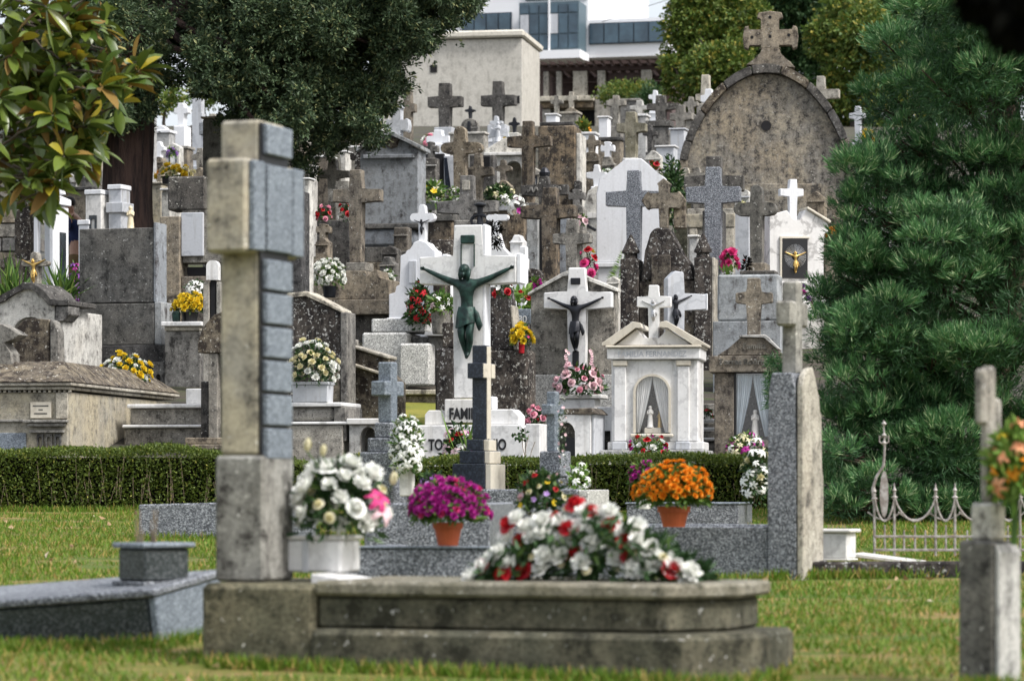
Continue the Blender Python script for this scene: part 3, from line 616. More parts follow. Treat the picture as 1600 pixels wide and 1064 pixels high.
bouquet('chrysanthemum_pot', 'orange chrysanthemum dome in a terracotta pot on the granite curb', 1053, 823, 16.7, 122, 100, [('petal_orange', 'mum', .022, 210)], ('pot', 50, 32, 'terracotta'), 'leaf_mid', under=.1, leafl=.045, nleaf=1.3)
bouquet('chrysanthemum_pot', 'small purple chrysanthemum half hidden behind the orange one', 1008, 795, 20.5, 52, 74, [('petal_magenta', 'mum', .022, 70)], ('cup', 22, 36, 'ceramic'), 'leaf_mid', under=.1)
bouquet('mixed_bouquet', 'small mixed bouquet in pink, cream and red in a dark stone vase', 846, 838, 15.5, 78, 104, [('petal_cream', 'rose', .02, 9), ('petal_palepink', 'rose', .02, 7), ('petal_red', 'rose', .018, 5), ('petal_yellow', 'small', .018, 6), ('petal_violet', 'small', .016, 6)], ('vase', 52, 38, 'granite_dark'), 'leaf_dark', under=.2, nleaf=1.5)
bouquet('orchid_sprig', 'violet orchids peeping over the magenta pot', 672, 775, 17.6, 34, 36, [('petal_violet', 'lily', .022, 9), ('petal_purple', 'small', .018, 6)], None, 'leaf_dark')
# far lawn grave with black cross
t = T('granite_tomb', 'low grey granite tomb in front of the hedge, below the black cross', 'tomb', 800, 21, -12, m=True)
q = zof(21); t.part('front_wall', 'granite', ('b', -.70, .45, q(764), -.12, -.06, .06), bev=.008); t.part('end_wall', 'granite_pale', ('b', .451, .52, q(765), -.12, -.055, .7), bev=.006); t.part('ledger', 'granite_dark', ('b', -.68, .44, q(771), q(776), .062, .7))
bk = T('stepped_cross', 'tall black granite cross with sky glare painted down one side on a stepped base', 'cross', 752, 21.6, -20, base=768)
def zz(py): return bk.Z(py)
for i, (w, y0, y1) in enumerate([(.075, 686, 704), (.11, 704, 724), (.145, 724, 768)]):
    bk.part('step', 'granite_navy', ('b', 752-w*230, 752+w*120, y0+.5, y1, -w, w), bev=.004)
    bk.part('step_glare', 'cream_marble', ('b', 752+w*120+.4, 752+w*120+9, y0+1.5, y1, -w+.006, w-.006), bev=.003)  # cream stands in for sky glare on the polished step sides
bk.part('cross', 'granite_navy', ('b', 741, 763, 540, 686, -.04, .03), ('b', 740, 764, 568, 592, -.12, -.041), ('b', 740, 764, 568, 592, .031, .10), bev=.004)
bk.part('cross_glare', 'cream_marble', ('b', 763.3, 765, 542, 686, -.039, .029), ('b', 764.3, 766, 569, 591, -.119, -.042), ('b', 764.3, 766, 569, 591, .032, .099), bev=.003)  # cream strips paint the sky glare on polished black granite
gc = T('stepped_cross', 'grey granite cross on a stepped pedestal beside the white gladioli', 'cross', 602, 21.3, -24, base=790)
for i, (a, b_, y0, y1, dp) in enumerate([(592, 618, 660, 684, .07), (584, 622, 684, 706, .1), (575, 626, 706, 790, .13)]): gc.part('step', 'granite', B(a, b_, y0+.4, y1, -dp, dp))
gc.part('cross', 'granite_steel', B(595, 617, 566, 660, -.045, .045), B(594, 617.5, 596, 619, -.14, -.046), B(594, 617.5, 596, 619, .046, .14), bev=.008)
gb = T('stepped_cross', 'small dark granite cross on a square pedestal in front of the white arched tomb', 'cross', 868, 21.4, -24, base=766)
gb.part('pedestal', 'granite', B(851, 884, 705, 745, -.09, .09)); gb.part('foot', 'granite_dark', B(853, 882, 745.5, 766, -.08, .08))
gb.part('cross', 'granite_steel', B(857, 871, 612, 705, -.035, .035), B(856, 871.5, 632, 648, -.11, -.036), B(856, 871.5, 632, 648, .036, .11), bev=.006)
bouquet('gladiolus_vase', 'white gladioli in a white vase to the right of the grey cross', 636, 775, 21.0, 54, 128, [('petal_white', 'lily', .034, 42), ('petal_white', 'mum', .028, 10)], ('box', 24, 48, 'dirty_marble'), 'leaf_mid', under=.5)
bouquet('lily_bunch', 'loose white daisies on thin stems beside the small dark granite cross', 905, 768, 21.2, 40, 42, [('petal_white', 'lily', .024, 14), ('petal_hotpink', 'small', .014, 2)], None, 'leaf_fresh', nleaf=.8)
bouquet('trailing_rosary_flowers', 'small white blossoms trailing down the small dark granite cross', 878, 700, 21.25, 14, 88, [('petal_palepink', 'small', .014, 12), ('petal_white', 'small', .014, 8)], None, 'leaf_dark', under=.9, leafl=.02)
t = T('granite_curb', 'low dark granite curb with a mitred corner under the hedge', 'curb', 1155, 22.2, -10, m=True)
q = zof(22.2); t.part('kerbstone', 'granite', ('b', -.78, 0, q(788), -.12, -.06, .06), ('b', -.1, .0, q(788), -.12, .062, .9), bev=.006); t.part('coping', 'granite_steel', ('b', -.79, .01, q(785), q(787.6), -.07, .9), bev=.003)
bouquet('dahlia_bunch', 'shaggy white flowers leaning on the hedge beside the tall stele', 1182, 770, 22.6, 46, 82, [('petal_white', 'lily', .034, 24), ('petal_cream', 'mum', .03, 8)], None, 'leaf_dark', under=.5)
# ---------------------------------------------------------------- right enclosure
t = T('flower_planter', 'small white marble planter at the foot of the tall stele', 'planter', 1312, 17.8, -24, base=874)
t.part('box', 'white_marble', B(1288, 1330, 832, 872, -.08, .08)); t.part('rim', 'dirty_marble', B(1282, 1336, 826, 831.5, -.1, .1)); t.part('foot', 'dirty_marble', B(1286, 1332, 872.2, 875, -.09, .09), bev=.003)
bm = bmesh.new()
for i in range(7): x = random.uniform(-.07, .05); tube(bm, [Vector((x, 0, t.Z(828))), Vector((x+random.uniform(-.01, .01), 0, t.Z(828)+random.uniform(.02, .035)))], .002, 4)
link('stalks', mesh_bm(bm, 's'), 'dry_stalk', t.o)
t = T('fallen_slab', 'loose white marble slab lying tilted behind the dark kerb', 'slab', 1395, 18.2, -18, base=879)
bm = bmesh.new(); prism(bm, [(-.2, .035), (.17, -.01), (.17, .012), (-.2, .057)], -.16, .12, .004); link('slab', mesh_bm(bm, 's'), 'dirty_marble', t.o)
t = T('stone_kerb', 'long rough dark stone kerb around the iron railing', 'kerb', 1265, 17, 5, m=True)
q = zof(17); t.part('kerbstone', 'lichen_dark', ('b', 0, 2.9, q(877), -.12, -.06, .06), ('b', 0, .12, q(876), -.12, .062, 1.6), bev=.012)
# iron railing
t = T('iron_railing', 'rusty pale iron grave railing with hooped top and one tall finial', 'railing', 1480, 18.6, -3, base=863)
dk = 18.6/F
def V_(x, y, dy=0): return Vector((t.X(x), dy, t.Z(y)))
bm = bmesh.new()
for yy, r in ((838, .010), (859, .009)): prism(bm, [(t.X(1366), t.Z(yy+2)), (t.X(1700), t.Z(yy+2)), (t.X(1700), t.Z(yy-2)), (t.X(1366), t.Z(yy-2))], -.008, .008, .002)
link('rails', mesh_bm(bm, 'r'), 'iron_paint', t.o)
posts = [1367, 1398, 1462, 1492, 1527+30, 1593, 1655]
for x in posts:
    bm = bmesh.new(); top = 768 if x not in (1367,) else 770
    tube(bm, [V_(x, 868), V_(x, top)], .008, 6); lathe(bm, t.X(x), 0, [(t.Z(top), .006), (t.Z(top-2), .014), (t.Z(top-6), .006), (t.Z(top-14), .001)], 8)
    lathe(bm, t.X(x), 0, [(t.Z(top+12), .008), (t.Z(top+9), .02), (t.Z(top+6), .008)], 8); link('post', mesh_bm(bm, 'p'), 'iron_paint', t.o)
for i, x in enumerate([1383, 1413, 1430, 1446, 1478, 1511, 1574, 1611, 1628]):
    bm = bmesh.new(); tube(bm, [V_(x, 859), V_(x, 820+8*(i % 2))], [.007, .005], 6); link('spike', mesh_bm(bm, 'p'), 'iron_paint', t.o)
for a, b_ in zip(posts, posts[1:]):
    for (u, v) in ((a, b_),):
        bm = bmesh.new(); tube(bm, [V_(u+(v-u)*i/14, 776+38*math.sin(math.pi*i/14)**.7, -.012) for i in range(15)], .006, 6); link('hoop', mesh_bm(bm, 'h'), 'iron_paint', t.o)
    bm = bmesh.new(); m_ = (a+b_)/2; tube(bm, [V_(m_-26+52*i/12, 800+12*math.sin(math.pi*i/12), .012) for i in range(13)], .005, 6); link('hoop', mesh_bm(bm, 'h'), 'iron_paint', t.o)
bm = bmesh.new(); tube(bm, [V_(1367, 790), V_(1364, 765), V_(1370, 745), V_(1381, 728), V_(1383, 700), V_(1381, 656)], [.009, .009, .009, .009, .007, .004], 7)
for y in (662, 680, 692): lathe(bm, t.X(1382), 0, [(t.Z(y+4), .004), (t.Z(y), .016), (t.Z(y-4), .004)], 8)
for sx in (-1, 1): tube(bm, [V_(1382, 695), V_(1382+sx*7, 690), V_(1382+sx*7, 680), V_(1382+sx*3, 684)], .005, 5)
link('finial', mesh_bm(bm, 'f'), 'iron_paint', t.o)
bm = bmesh.new(); prism(bm, [(t.X(1382)+.025*math.cos(a), t.Z(772)+.137*math.sin(a)) for a in [2*math.pi*i/16 for i in range(16)]], -.006, .006, .002); link('leaf_plate', mesh_bm(bm, 'f'), 'iron_paint', t.o)
# ================================================================ first row behind the hedge
# --- big left mausoleum with stone roof
t = T('mausoleum', 'low cream mausoleum with a hipped mossy stone roof, at the left edge behind the hedge', 'mausoleum', 108, 29, -9)
k = 29/F
t.part('body', 'cream_concrete', ('b', -60, 106, 612, None, 0, 3.6), bev=.01)
t.part('cornice', 'pale_stone', ('b', -66, 116, 598, 603, -.08, 3.7), ('b', -64, 111, 604, 609, -.05, 3.65), bev=.006)
bm = bmesh.new(); x0, x1, xr0, xr1 = t.X(-68), t.X(118), t.X(-30), t.X(78); z0, z1 = t.Z(597), t.Z(562)
v = [bm.verts.new(c) for c in [(x0, -.1, z0), (x1, -.1, z0), (x1, 3.72, z0), (x0, 3.72, z0), (xr0, .35, z1), (xr1, .35, z1), (xr1, 3.2, z1), (xr0, 3.2, z1)]]
for f in [(0, 1, 5, 4), (1, 2, 6, 5), (2, 3, 7, 6), (3, 0, 4, 7), (4, 5, 6, 7), (3, 2, 1, 0)]: bm.faces.new([v[i] for i in f])
bmesh.ops.recalc_face_normals(bm, faces=bm.faces); dobev(bm, list(bm.faces), .01); link('roof', mesh_bm(bm, 'roof'), 'lichen_brown', t.o)
for i in range(0, 22): t.part('dentil', 'pale_stone', ('b', -60+8*i, -56+8*i, 609.6, 613, -.03, -.001), bev=.002)
t.part('corner_pilaster', 'pale_stone', ('b', 88, 107, 613.5, 654, -.03, -.001), bev=.004); t.part('panel_moulding', 'pale_stone', ('b', 38, 108, 656, 660, -.09, -.001), ('b', 44, 103, 661, 666, -.06, -.001), ('b', 46, 101, 672, 676, -.05, -.001), ('b', -60, 36, 655, 659, -.03, -.001), bev=.004)
for i in range(3): t.part('balustrade_niche', 'cement_dark', archwall(58+14*i, 68+14*i, 678, 706, 60+14*i, 66+14*i, 685, -.03, -.001), bev=.001)
t.part('lower_panel', 'granite_steel', ('b', -58, 40, 676, 712, -.025, -.001), bev=.004)
t.part('name_plaque', 'cream_marble', ('b', 47, 80, 628, 653, -.02, -.001), bev=.002)
for j, (a, b_) in enumerate([(51, 76), (60, 67), (53, 74)]): t.part('worn_inscription_line', 'cement_dark', ('b', a, b_, 633+6*j, 635+6*j, -.022, -.0202), bev=0)
t.part('plinth_moulding', 'cream_concrete', ('b', 98, 118, 706, None, -.04, 3.6), bev=.004)
t = T('headstone', 'mossy round-shouldered headstone standing on the cream mausoleum roof', 'headstone', 62, 29.9, -14, base=590)
t.part('slab', 'lichen_brown', ('p', [(22, 594), (24, 530), (30, 512), (40, 501), (55, 498), (82, 500), (84, 594)], -.08, .05)); t.part('edge', 'grey_stone', ('p', [(85, 597), (84.5, 500), (92, 504), (98, 520), (100, 597)], -.09, .06))
t = T('roof_ornament', 'broken scroll-shaped stone ornament at the left of the mausoleum roof', 'ornament', 12, 29.5, -14, base=592)
t.part('scroll', 'grey_stone', ('p', [(-20, 596), (-20, 505), (6, 506), (22, 514), (40, 524), (26, 532), (10, 535), (24, 552), (27, 572), (16, 596)], -.1, .1))
# --- white gabled tomb with arch behind it
t = T('gabled_tomb', 'white arched tomb with a curved gable and grey crucifix, behind the cream mausoleum', 'tomb', 60, 33.5, -16)
t.part('facade', 'weathered_white', ('p', [(0, 700), (0, 475), (14, 470), (34, 458), (48, 450), (62, 450), (78, 462), (86, 475), (96, 478), (96, 700), (84, 700), (84, 520)]+arc(56, 522, 28, 26, 0, 180, 12)+[(28, 700)], -.15, .1))
t.part('back_wall', 'grey_stone', B(24, 90, 490, 700, .11, .3)); t.part('side_wall', 'weathered_white', ('b', 96.3, 108, 486, 700, -.12, .9))
t.part('roof_coping', 'dark_stone', ('p', [(-4, 478), (-4, 468), (12, 463), (34, 451), (48, 443), (63, 443), (82, 456), (92, 471), (122, 472), (122, 480), (90, 480), (78, 467), (62, 452.5), (48, 452.5), (34, 460.5), (14, 473)], -.2, .5))
t.part('bracket', 'grey_stone', ('p', [(98, 505), (100, 481), (121, 481), (121, 494), (116, 497), (112, 504)], -.18, .1))
t.part('cross', 'grey_stone', cross(56, 12, 394, 444, 35, 78, 408, 416, -.05, .05, 'round'), bev=.006); christ(t, 56, 406, 444, -.05, 'gold')
# --- glass shrine
t = T('glass_shrine', 'white shrine with a tall glazed front under the magnolia leaves', 'shrine', 78, 37, -24)
t.part('frame', 'white_paint', ('p', [(52, 700), (52, 320), (85, 320), (85, 700), (80, 700), (80, 334), (58, 334), (58, 700)], -.02, .04)); t.part('back_box', 'grey_marble', B(53, 80, 322, 700, .20, .32)); t.part('side', 'white_paint', ('p', [(80, 700), (80, 322), (84.8, 322), (84.8, 700)], .041, .32))
t.part('roof', 'white_paint', ('p', [(47, 319.6), (47, 310), (70, 302), (88, 310), (88, 319.6)], -.06, .34), ('p', [(76, 303), (84, 272), (90, 303)], .1, .2)); t.part('glazing', 'pane_glass', ('b', 58.5, 79.5, 335, 690, 0, .006), bev=0); t.part('cornice', 'grey_marble', B(49, 88, 320.4, 324, -.05, -.021))
t.part('arched_niche', 'dark_glass', ('b', 85.1, 85.9, 362, 450, .12, .25), bev=.001)
# --- large grey headstone
t = T('headstone', 'large flat dark cement headstone with a pale edge before the tree trunk', 'headstone', 190, 34.5, -15)
t.part('upper_slab', 'cement_dark', B(127, 247, 358, 474, -.1, .12)); t.part('upper_edge', 'stained_blue', B(247.3, 252, 350, 474, -.11, .2)); t.part('middle_slab', 'cement_dark', B(130, 250, 476, 540, -.16, .15)); t.part('middle_edge', 'stained_blue', B(250.3, 262, 474, 540, -.14, .2))
t.part('base', 'dark_stone', B(118, 322, 541, 600, -.25, .2)); t.part('lower_base', 'lichen_dark', B(118, 322, 601, None, -.2, .2))
t.part('arched_slot', 'grey_stone', archwall(258, 292, 568, 640, 263, 270, 590, -.32, -.26), archwall(271, 292, 568, 640, 274, 281, 590, -.321, -.261)); 
for p in [(145, 'white', 118, 128, 145, 345, 360)]: pass
t = T('stepped_grave', 'stepped grey grave with white edging to the right of the cream mausoleum', 'grave', 262, 30.6, -12)
t.part('step', 'white_marble', B(207, 330, 632, 638, -.2, .4)); t.part('body', 'grey_stone', B(210, 326, 638.5, 664, -.15, .4)); t.part('lower_step', 'white_marble', B(205, 332, 664.5, 669, -.3, .4)); t.part('lower_body', 'grey_stone', B(206, 330, 669.5, None, -.25, .4)); t.part('upper_block', 'white_marble', B(296, 326, 608, 631.5, -.1, .2))
bouquet('chrysanthemum_mound', 'yellow and white chrysanthemums lying beside the mausoleum roof', 196, 606, 31.8, 84, 52, [('petal_yellow', 'mum', .042, 38), ('petal_white', 'mum', .04, 18)], None, under=.2)
# small items above the big headstone
for (nm, lb, x0, x1, y0, y1, dp, mt) in [('white_box_tomb', 'small square white tomb box, leftmost of those above the big cement headstone', 128, 146, 345, 362, .1, 'white_paint'), ('white_box_tomb', 'cream tomb block with a small niche above the big cement headstone', 140, 166, 298, 362, .12, 'dirty_marble'), ('white_box_tomb', 'tall pale blue-grey stepped block beside the tree trunk above the big cement headstone', 176, 197, 290, 362, .12, 'grey_marble')]:
    t = T(nm, lb, 'tomb', (x0+x1)/2, 39, -20); t.part('block', mt, B(x0, x1, y0+8, None, -dp, dp)); t.part('cap', 'white_paint', B(x0-1, x1+1, y0, y0+7.5, -dp-.02, dp+.02))
    if 'niche' in lb: t.part('niche', 'dark_glass', archwall(147, 159, 338, 361, 150, 156, 346, -dp-.02, -dp-.001), bev=.001)
    if 'stepped' in lb: t.part('ledge', 'grey_marble', B(174, 202, 318, 334, -.16, .14)); 
t = T('angel_statue', 'small cream angel figure beside the pale stepped block', 'statue', 204, 38.7, 0, base=362); statue(t, 204, 322, 362, 0, 'porcelain_cream')
# block wall, dark pillar far left
t = T('block_wall', 'coursed grey stone block wall at the far left behind the shrine', 'wall', 20, 47, -6)
for r_ in range(7):
    for c_ in range(4): t.part('stone_block', 'grey_stone' if (r_+c_) % 3 else 'brown_stone', B(-62+31*c_+(r_ % 2)*9, -33+31*c_+(r_ % 2)*9, 308+22*r_, 328+22*r_, -.2-.01*((r_+c_) % 2), .2))
t.part('wall_core', 'dark_stone', B(-60, 60, 310, None, -.15, .15))
t = T('stone_pillar', 'tall rough lichen pillar left of the glazed shrine', 'pillar', 42, 40, -10); t.part('shaft', 'lichen_dark', B(30, 54, 250, None, -.2, .2), bev=.02)
for (x, w_, lb) in [(16, 44, 'spiky strap leaves left of the grey crucifix, behind the mausoleum'), (92, 38, 'spiky strap leaves right of the grey crucifix, behind the mausoleum')]:
    t = T('strap_leaf_plant', lb, 'plant', x, 34.6, 0, base=470); n = 90; P = RNG.normal(size=(n, 3))*.05; D = RNG.normal(size=(n, 3)); D[:, 2] = np.abs(D[:, 2])+.8
    leafobj('foliage', P+[0, 0, .0], D, RNG.uniform(.25, .55, n), .03, 'leaf_mid', t.o)
bouquet('gladiolus_spikes', 'bright purple gladiolus spikes beside the big cement headstone', 117, 462, 35.2, 20, 54, [('petal_purple', 'lily', .035, 14), ('petal_magenta', 'lily', .03, 6)], None, leaf='leaf_mid', under=.8)
# --- stone vault behind the tall cross
t = T('vaulted_tomb', 'dark lichen tomb with a curved top half hidden by the tall cross', 'tomb', 350, 30, -12)
t.part('curved_head', 'lichen_brown', ('p', [(314, 552), (314, 535), (322, 512), (338, 494), (360, 485), (385, 494), (400, 512), (406, 552)], -.12, .12)); t.part('pier', 'grey_stone', B(330, 345, 553, 694, -.1, .1)); t.part('inner_pier', 'dark_stone', B(316, 329, 596, 694, -.06, .08)); t.part('back', 'dark_stone', B(345.5, 400, 553, 694, 0, .1)); t.part('plinth', 'brown_stone', B(292, 420, 694.5, 703, -.3, .3), B(298, 414, 684, 694, -.2, .2)); t.part('foot', 'grey_stone', B(296, 416, 703.5, None, -.28, .28))
t = T('gable_headstone', 'broad dark lichen headstone sloping down to the right of the tall cross', 'headstone', 495, 31, -14)
t.part('slab', 'lichen_dark', ('p', [(440, 760), (440, 470), (484, 463), (538, 492), (538, 760)], -.1, .15)); t.part('coping', 'pale_stone', ('p', [(438, 469), (438, 460), (485, 456), (541, 486), (541, 491), (484, 462)], -.13, .2)); t.part('edge_pier', 'grey_stone', B(540, 551, 490, None, -.16, .12)); t.part('lower_panel', 'brown_stone', B(505, 538, 560, None, -.14, -.101))
t = T('coped_wall', 'brown lichen wall with two sloping copings, behind the grey granite cross', 'wall', 592, 31.4, -14)
t.part('wall', 'lichen_brown', ('p', [(556, 780), (556, 545), (612, 562), (612, 585), (628, 598), (628, 780)], -.1, .15)); t.part('coping', 'pale_stone', ('p', [(555, 544), (555, 539), (613, 557), (613, 562)], -.14, .18)); t.part('lower_coping', 'pale_stone', ('p', [(556, 572), (556, 567), (620, 588), (620, 593)], -.16, -.101)); t.part('end_post', 'grey_stone', B(545, 555.6, 530, None, -.12, .12))
# --- white ball plant and slabs left of centre
bouquet('chrysanthemum_pot', 'white chrysanthemum ball in a grey planter behind the tall cross', 489, 629, 28.9, 80, 98, [('petal_cream', 'mum', .036, 34), ('petal_white', 'mum', .038, 26)], ('box', 62, 32, 'grey_marble'), 'leaf_dark', under=.3, nleaf=1.6)
t = T('slab_grave', 'stacked pale slabs under the white chrysanthemum ball', 'grave', 500, 29, -12)
t.part('top_slab', 'white_marble', B(440, 543, 629.5, 636, -.2, .5)); t.part('cushion', 'pale_stone', B(440, 528, 637, 658, -.16, .4), bev=.03); t.part('end_block', 'grey_stone', B(530, 549, 636.5, 690, -.18, .4)); t.part('lower_slab', 'white_marble', B(440, 552, 659.5, 664, -.22, .4)); t.part('front_wall', 'pale_stone', B(440, 545, 665, None, -.2, .4))
t = T('arched_niche_tomb', 'small white tomb with an arched recess behind the grey granite cross', 'tomb', 600, 28.8, -10)
t.part('facade', 'weathered_white', archwall(549, 640, 664, 740, 566, 592, 682, -.1, .1, 16)); t.part('inner', 'cement_dark', B(560, 598, 668, 740, .101, .2)); t.part('cap', 'dirty_marble', B(546, 644, 654, 663.5, -.14, .14))
# --- pale steps
t = T('stone_steps', 'pale granite stepped base under the stepped white cross tomb', 'steps', 640, 34.2, -10)
t.part('top_block', 'granite_pale', B(586, 672, 499, 520, -.2, .4), bev=.015); t.part('lower_block', 'granite_pale', B(578, 648, 522, None, -.4, .4), bev=.02); t.part('side_shelf', 'white_marble', B(672, 712, 521, 527, -.3, .4)); t.part('side_wall', 'grey_stone', B(650, 712, 527.5, 600, -.2, .3)); t.part('front_block', 'granite_pale', B(645, 692, 541, 606, -.7, -.41), bev=.02)
t = T('stone_step', 'weathered flat stone step above the little yellow grass patch', 'step', 664, 32.9, -8); t.part('step', 'pale_stone', B(628, 700, 610, 618, -.3, .4)); t.part('riser', 'brown_stone', B(630, 698, 618.5, None, -.25, .4))
t = T('stepped_cross_tomb', 'bright white stepped tomb with a small rounded white cross', 'tomb', 655, 36.5, -14)
t.part('stepped_body', 'white_paint', ('p', [(611, 500), (611, 460), (622, 458), (622, 448), (629, 446), (629, 400), (638, 398), (638, 393), (645, 391), (650, 380), (660, 376), (670, 380), (677, 391), (684, 393), (684, 500)], -.1, .2)); t.part('cross', 'white_paint', cross(661, 10, 320, 380, 642, 681, 334, 347, -.05, .05, 'round'), bev=.006); t.part('niche', 'grey_marble', B(643, 656, 408, 444, -.13, -.101)); christ(t, 661, 344, 368, -.05, 'bronze_black'); t.part('foot', 'white_paint', B(608, 690, 497, None, -.12, .3))
bouquet('red_gladioli', 'deep red gladioli with ferns on the pale stepped base', 656, 498, 33.9, 42, 56, [('petal_red', 'lily', .04, 26), ('petal_white', 'small', .03, 4)], None, 'leaf_dark', under=.6, nleaf=1.4, leafl=.09)
bouquet('flower_vase', 'white lilies in a round stone vase beside the red gladioli', 689, 522, 33.6, 44, 64, [('petal_white', 'lily', .035, 12), ('petal_palepink', 'lily', .03, 3)], ('cup', 32, 36, 'grey_stone'), 'leaf_mid', nleaf=1.4, leafl=.09)
# --- green bronze crucifix tomb
t = T('crucifix_tomb', 'white marble tomb with a large green bronze Christ on its cross', 'tomb', 735, 29, -12)
t.part('cross', 'white_marble', cross(735, 44, 353, 622, 659, 810, 402, 444, -.1, .12), bev=.008); t.part('cross_lit_edge', 'white_paint', ('b', 757.2, 763, 352, 401.5, -.09, .13), ('b', 810.2, 817, 398, 445, -.09, .13), ('b', 757.2, 762, 444.5, 622, -.09, .13)); t.part('title_plate', 'bronze_green', B(724, 746, 369, 382, -.125, -.101)); t.part('title_bracket', 'bronze_green', ('b', 724, 725.5, 382.3, 418, -.12, -.101), ('b', 744.5, 746, 382.3, 418, -.12, -.101), bev=.002)  # right sides in cleaner white: light from the right put into colour
christ(t, 735, 418, 561, -.105, 'bronze_green')
t.part('cross_socket', 'dirty_marble', B(700, 768, 624, 660, -.14, .2)); t.part('left_shoulder', 'dirty_marble', ('p', [(668, 664), (668, 648), (674, 641), (692, 641), (700, 650), (700, 664)], -.12, .15)); t.part('right_shoulder', 'white_marble', ('p', [(768.3, 664), (768.3, 640), (806, 640), (815, 650), (815, 664)], -.12, .15)); t.part('side_block', 'white_paint', B(763, 774, 620, 639.5, -.1, .1))
t.part('name_panel', 'white_marble', ('p', [(655, 760), (655, 670), (660, 664.5), (822, 664.5), (826, 672), (826, 760)], -.2, .2)); t.part('right_wing', 'white_marble', B(827, 850, 663, None, -.18, .2))
text(t, 'FAMILIA', 17.5*t.k/.72, 735, 655, -.145, 'black', font_w=.66, off=.0045); text(t, 'TOME ANTONIO', 17*t.k/.72, 738, 703, -.205, 'black', font_w=.68, off=.004)
for (lb, x0, x1, y0, mt) in [('tall speckled lichen block right of the green bronze crucifix', 770, 830, 548, 'lichen_dark'), ('narrow speckled lichen block left of the green bronze crucifix', 686, 712, 545, 'lichen_dark')]:
    t = T('lichen_block', lb, 'tomb', (x0+x1)/2, 31, -14); t.part('block', mt, B(x0, x1, y0, None, -.15, .2), bev=.02)
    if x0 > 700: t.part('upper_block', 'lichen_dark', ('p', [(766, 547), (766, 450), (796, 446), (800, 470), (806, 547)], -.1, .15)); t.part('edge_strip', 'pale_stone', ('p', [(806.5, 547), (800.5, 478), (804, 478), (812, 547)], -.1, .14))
    else: t.part('upper_block', 'lichen_dark', B(695, 712, 505, 544, -.1, .1))
t = T('number_plaque', 'grey enamel plot plate numbered 80', 'plaque', 816, 32.2, -10); t.part('post', 'grey_stone', B(812, 826, 486, None, .0, .05)); t.part('plate', 'granite_steel', B(807, 830, 483, 507, -.03, -.001)); text(t, '80', 15*t.k, 817, 504, -.034, 'white_marble'); t.part('side_strip', 'white_paint', B(803, 806.6, 470, 512, -.03, .03))
bouquet('yellow_flowers', 'yellow bloom cluster with a red plastic cup right of the green crucifix', 815, 552, 30.8, 32, 44, [('petal_yellow', 'mum', .045, 16), ('petal_hotpink', 'small', .02, 2)], ('cup', 10, 18, 'petal_red'), 'leaf_mid')
bouquet('red_flowers', 'red blooms with strap leaves above the number plaque', 816, 484, 32.4, 34, 30, [('petal_red', 'rose', .04, 7), ('petal_white', 'small', .03, 3)], None, 'leaf_fresh', leafl=.12)
bouquet('red_flowers', 'small red blooms tucked under the right arm of the green crucifix', 788, 462, 30.5, 34, 20, [('petal_red', 'rose', .035, 7), ('petal_white', 'small', .03, 5)], None, 'leaf_dark')
bouquet('lily_arrangement', 'pink and white lilies with red roses in front of the white name panel', 718, 738, 27.6, 54, 74, [('petal_palepink', 'lily', .05, 14), ('petal_red', 'rose', .035, 7), ('petal_white', 'lily', .04, 8), ('petal_magenta', 'small', .025, 4)], None, 'leaf_dark', under=.6, leafl=.08)
t = T('gladiolus_leaves', 'green sword leaves rising above the pink lilies', 'plant', 732, 27.5, 0, base=712); n = 14; D = RNG.normal(size=(n, 3))*.25; D[:, 2] = 1; D[:, 0] += RNG.uniform(-.3, .5, n); leafobj('foliage', RNG.normal(size=(n, 3))*.05, D, RNG.uniform(.25, .42, n), .025, 'leaf_fresh', t.o)
t = T('dried_rose_stems', 'thin dry rose stems with drooping leaves against the white name panel', 'plant', 825, 27.9, 0, base=722)
bm = bmesh.new()
for (a, b_) in [((822, 722), (815, 672)), ((828, 722), (836, 690)), ((820, 722), (826, 680))]: tube(bm, [Vector((t.X(a[0]), 0, 0)), Vector((t.X((a[0]+b_[0])/2-2), 0, t.Z((a[1]+b_[1])/2))), Vector((t.X(b_[0]), 0, t.Z(b_[1])))], .003, 4)
link('stems', mesh_bm(bm, 's'), 'dry_stalk', t.o); n = 26; P = np.array([[t.X(817), 0, t.Z(680)]])+RNG.normal(size=(n, 3))*.03; leafobj('foliage', P, RNG.normal(size=(n, 3)), .05, .03, 'leaf_dark', t.o)
# --- gable stone with black Christ
t = T('gable_crucifix_tomb', 'grey gabled headstone with a white cross and black Christ', 'headstone', 895, 31.8, -12)
t.part('slab', 'grey_stone', ('p', [(832, 760), (832, 461), (882, 432), (900, 428), (962, 456), (962, 760)], -.08, .12)); t.part('coping', 'weathered_white', ('p', [(828, 463), (828, 458), (882, 427), (891, 424), (902, 425), (966, 452), (966, 458), (900, 430.5), (884, 431)], -.12, .15)); t.part('lower_slab', 'granite_pale', B(838, 960, 586, None, -.12, -.081))
t.part('cross', 'white_marble', cross(908, 26, 421, 618, 857, 962, 459, 484, -.24, -.13), bev=.01); t.part('title_plate', 'bronze_black', B(899, 914, 437, 447, -.255, -.241)); christ(t, 907, 467, 552, -.245, 'bronze_black'); t.part('lamp_bracket', 'bronze_black', ('b', 902, 912, 550, 574, -.27, -.241))
t = T('marble_planter', 'long white marble planter under the black Christ, holding the pink roses', 'planter', 909, 30.6, -12); t.part('trough', 'white_marble', B(877, 934, 624, 640, -.15, .15)); t.part('rim', 'dirty_marble', B(875, 945, 617, 623.6, -.18, .18)); t.part('support', 'grey_marble', B(884, 930, 640.5, None, -.12, .12))
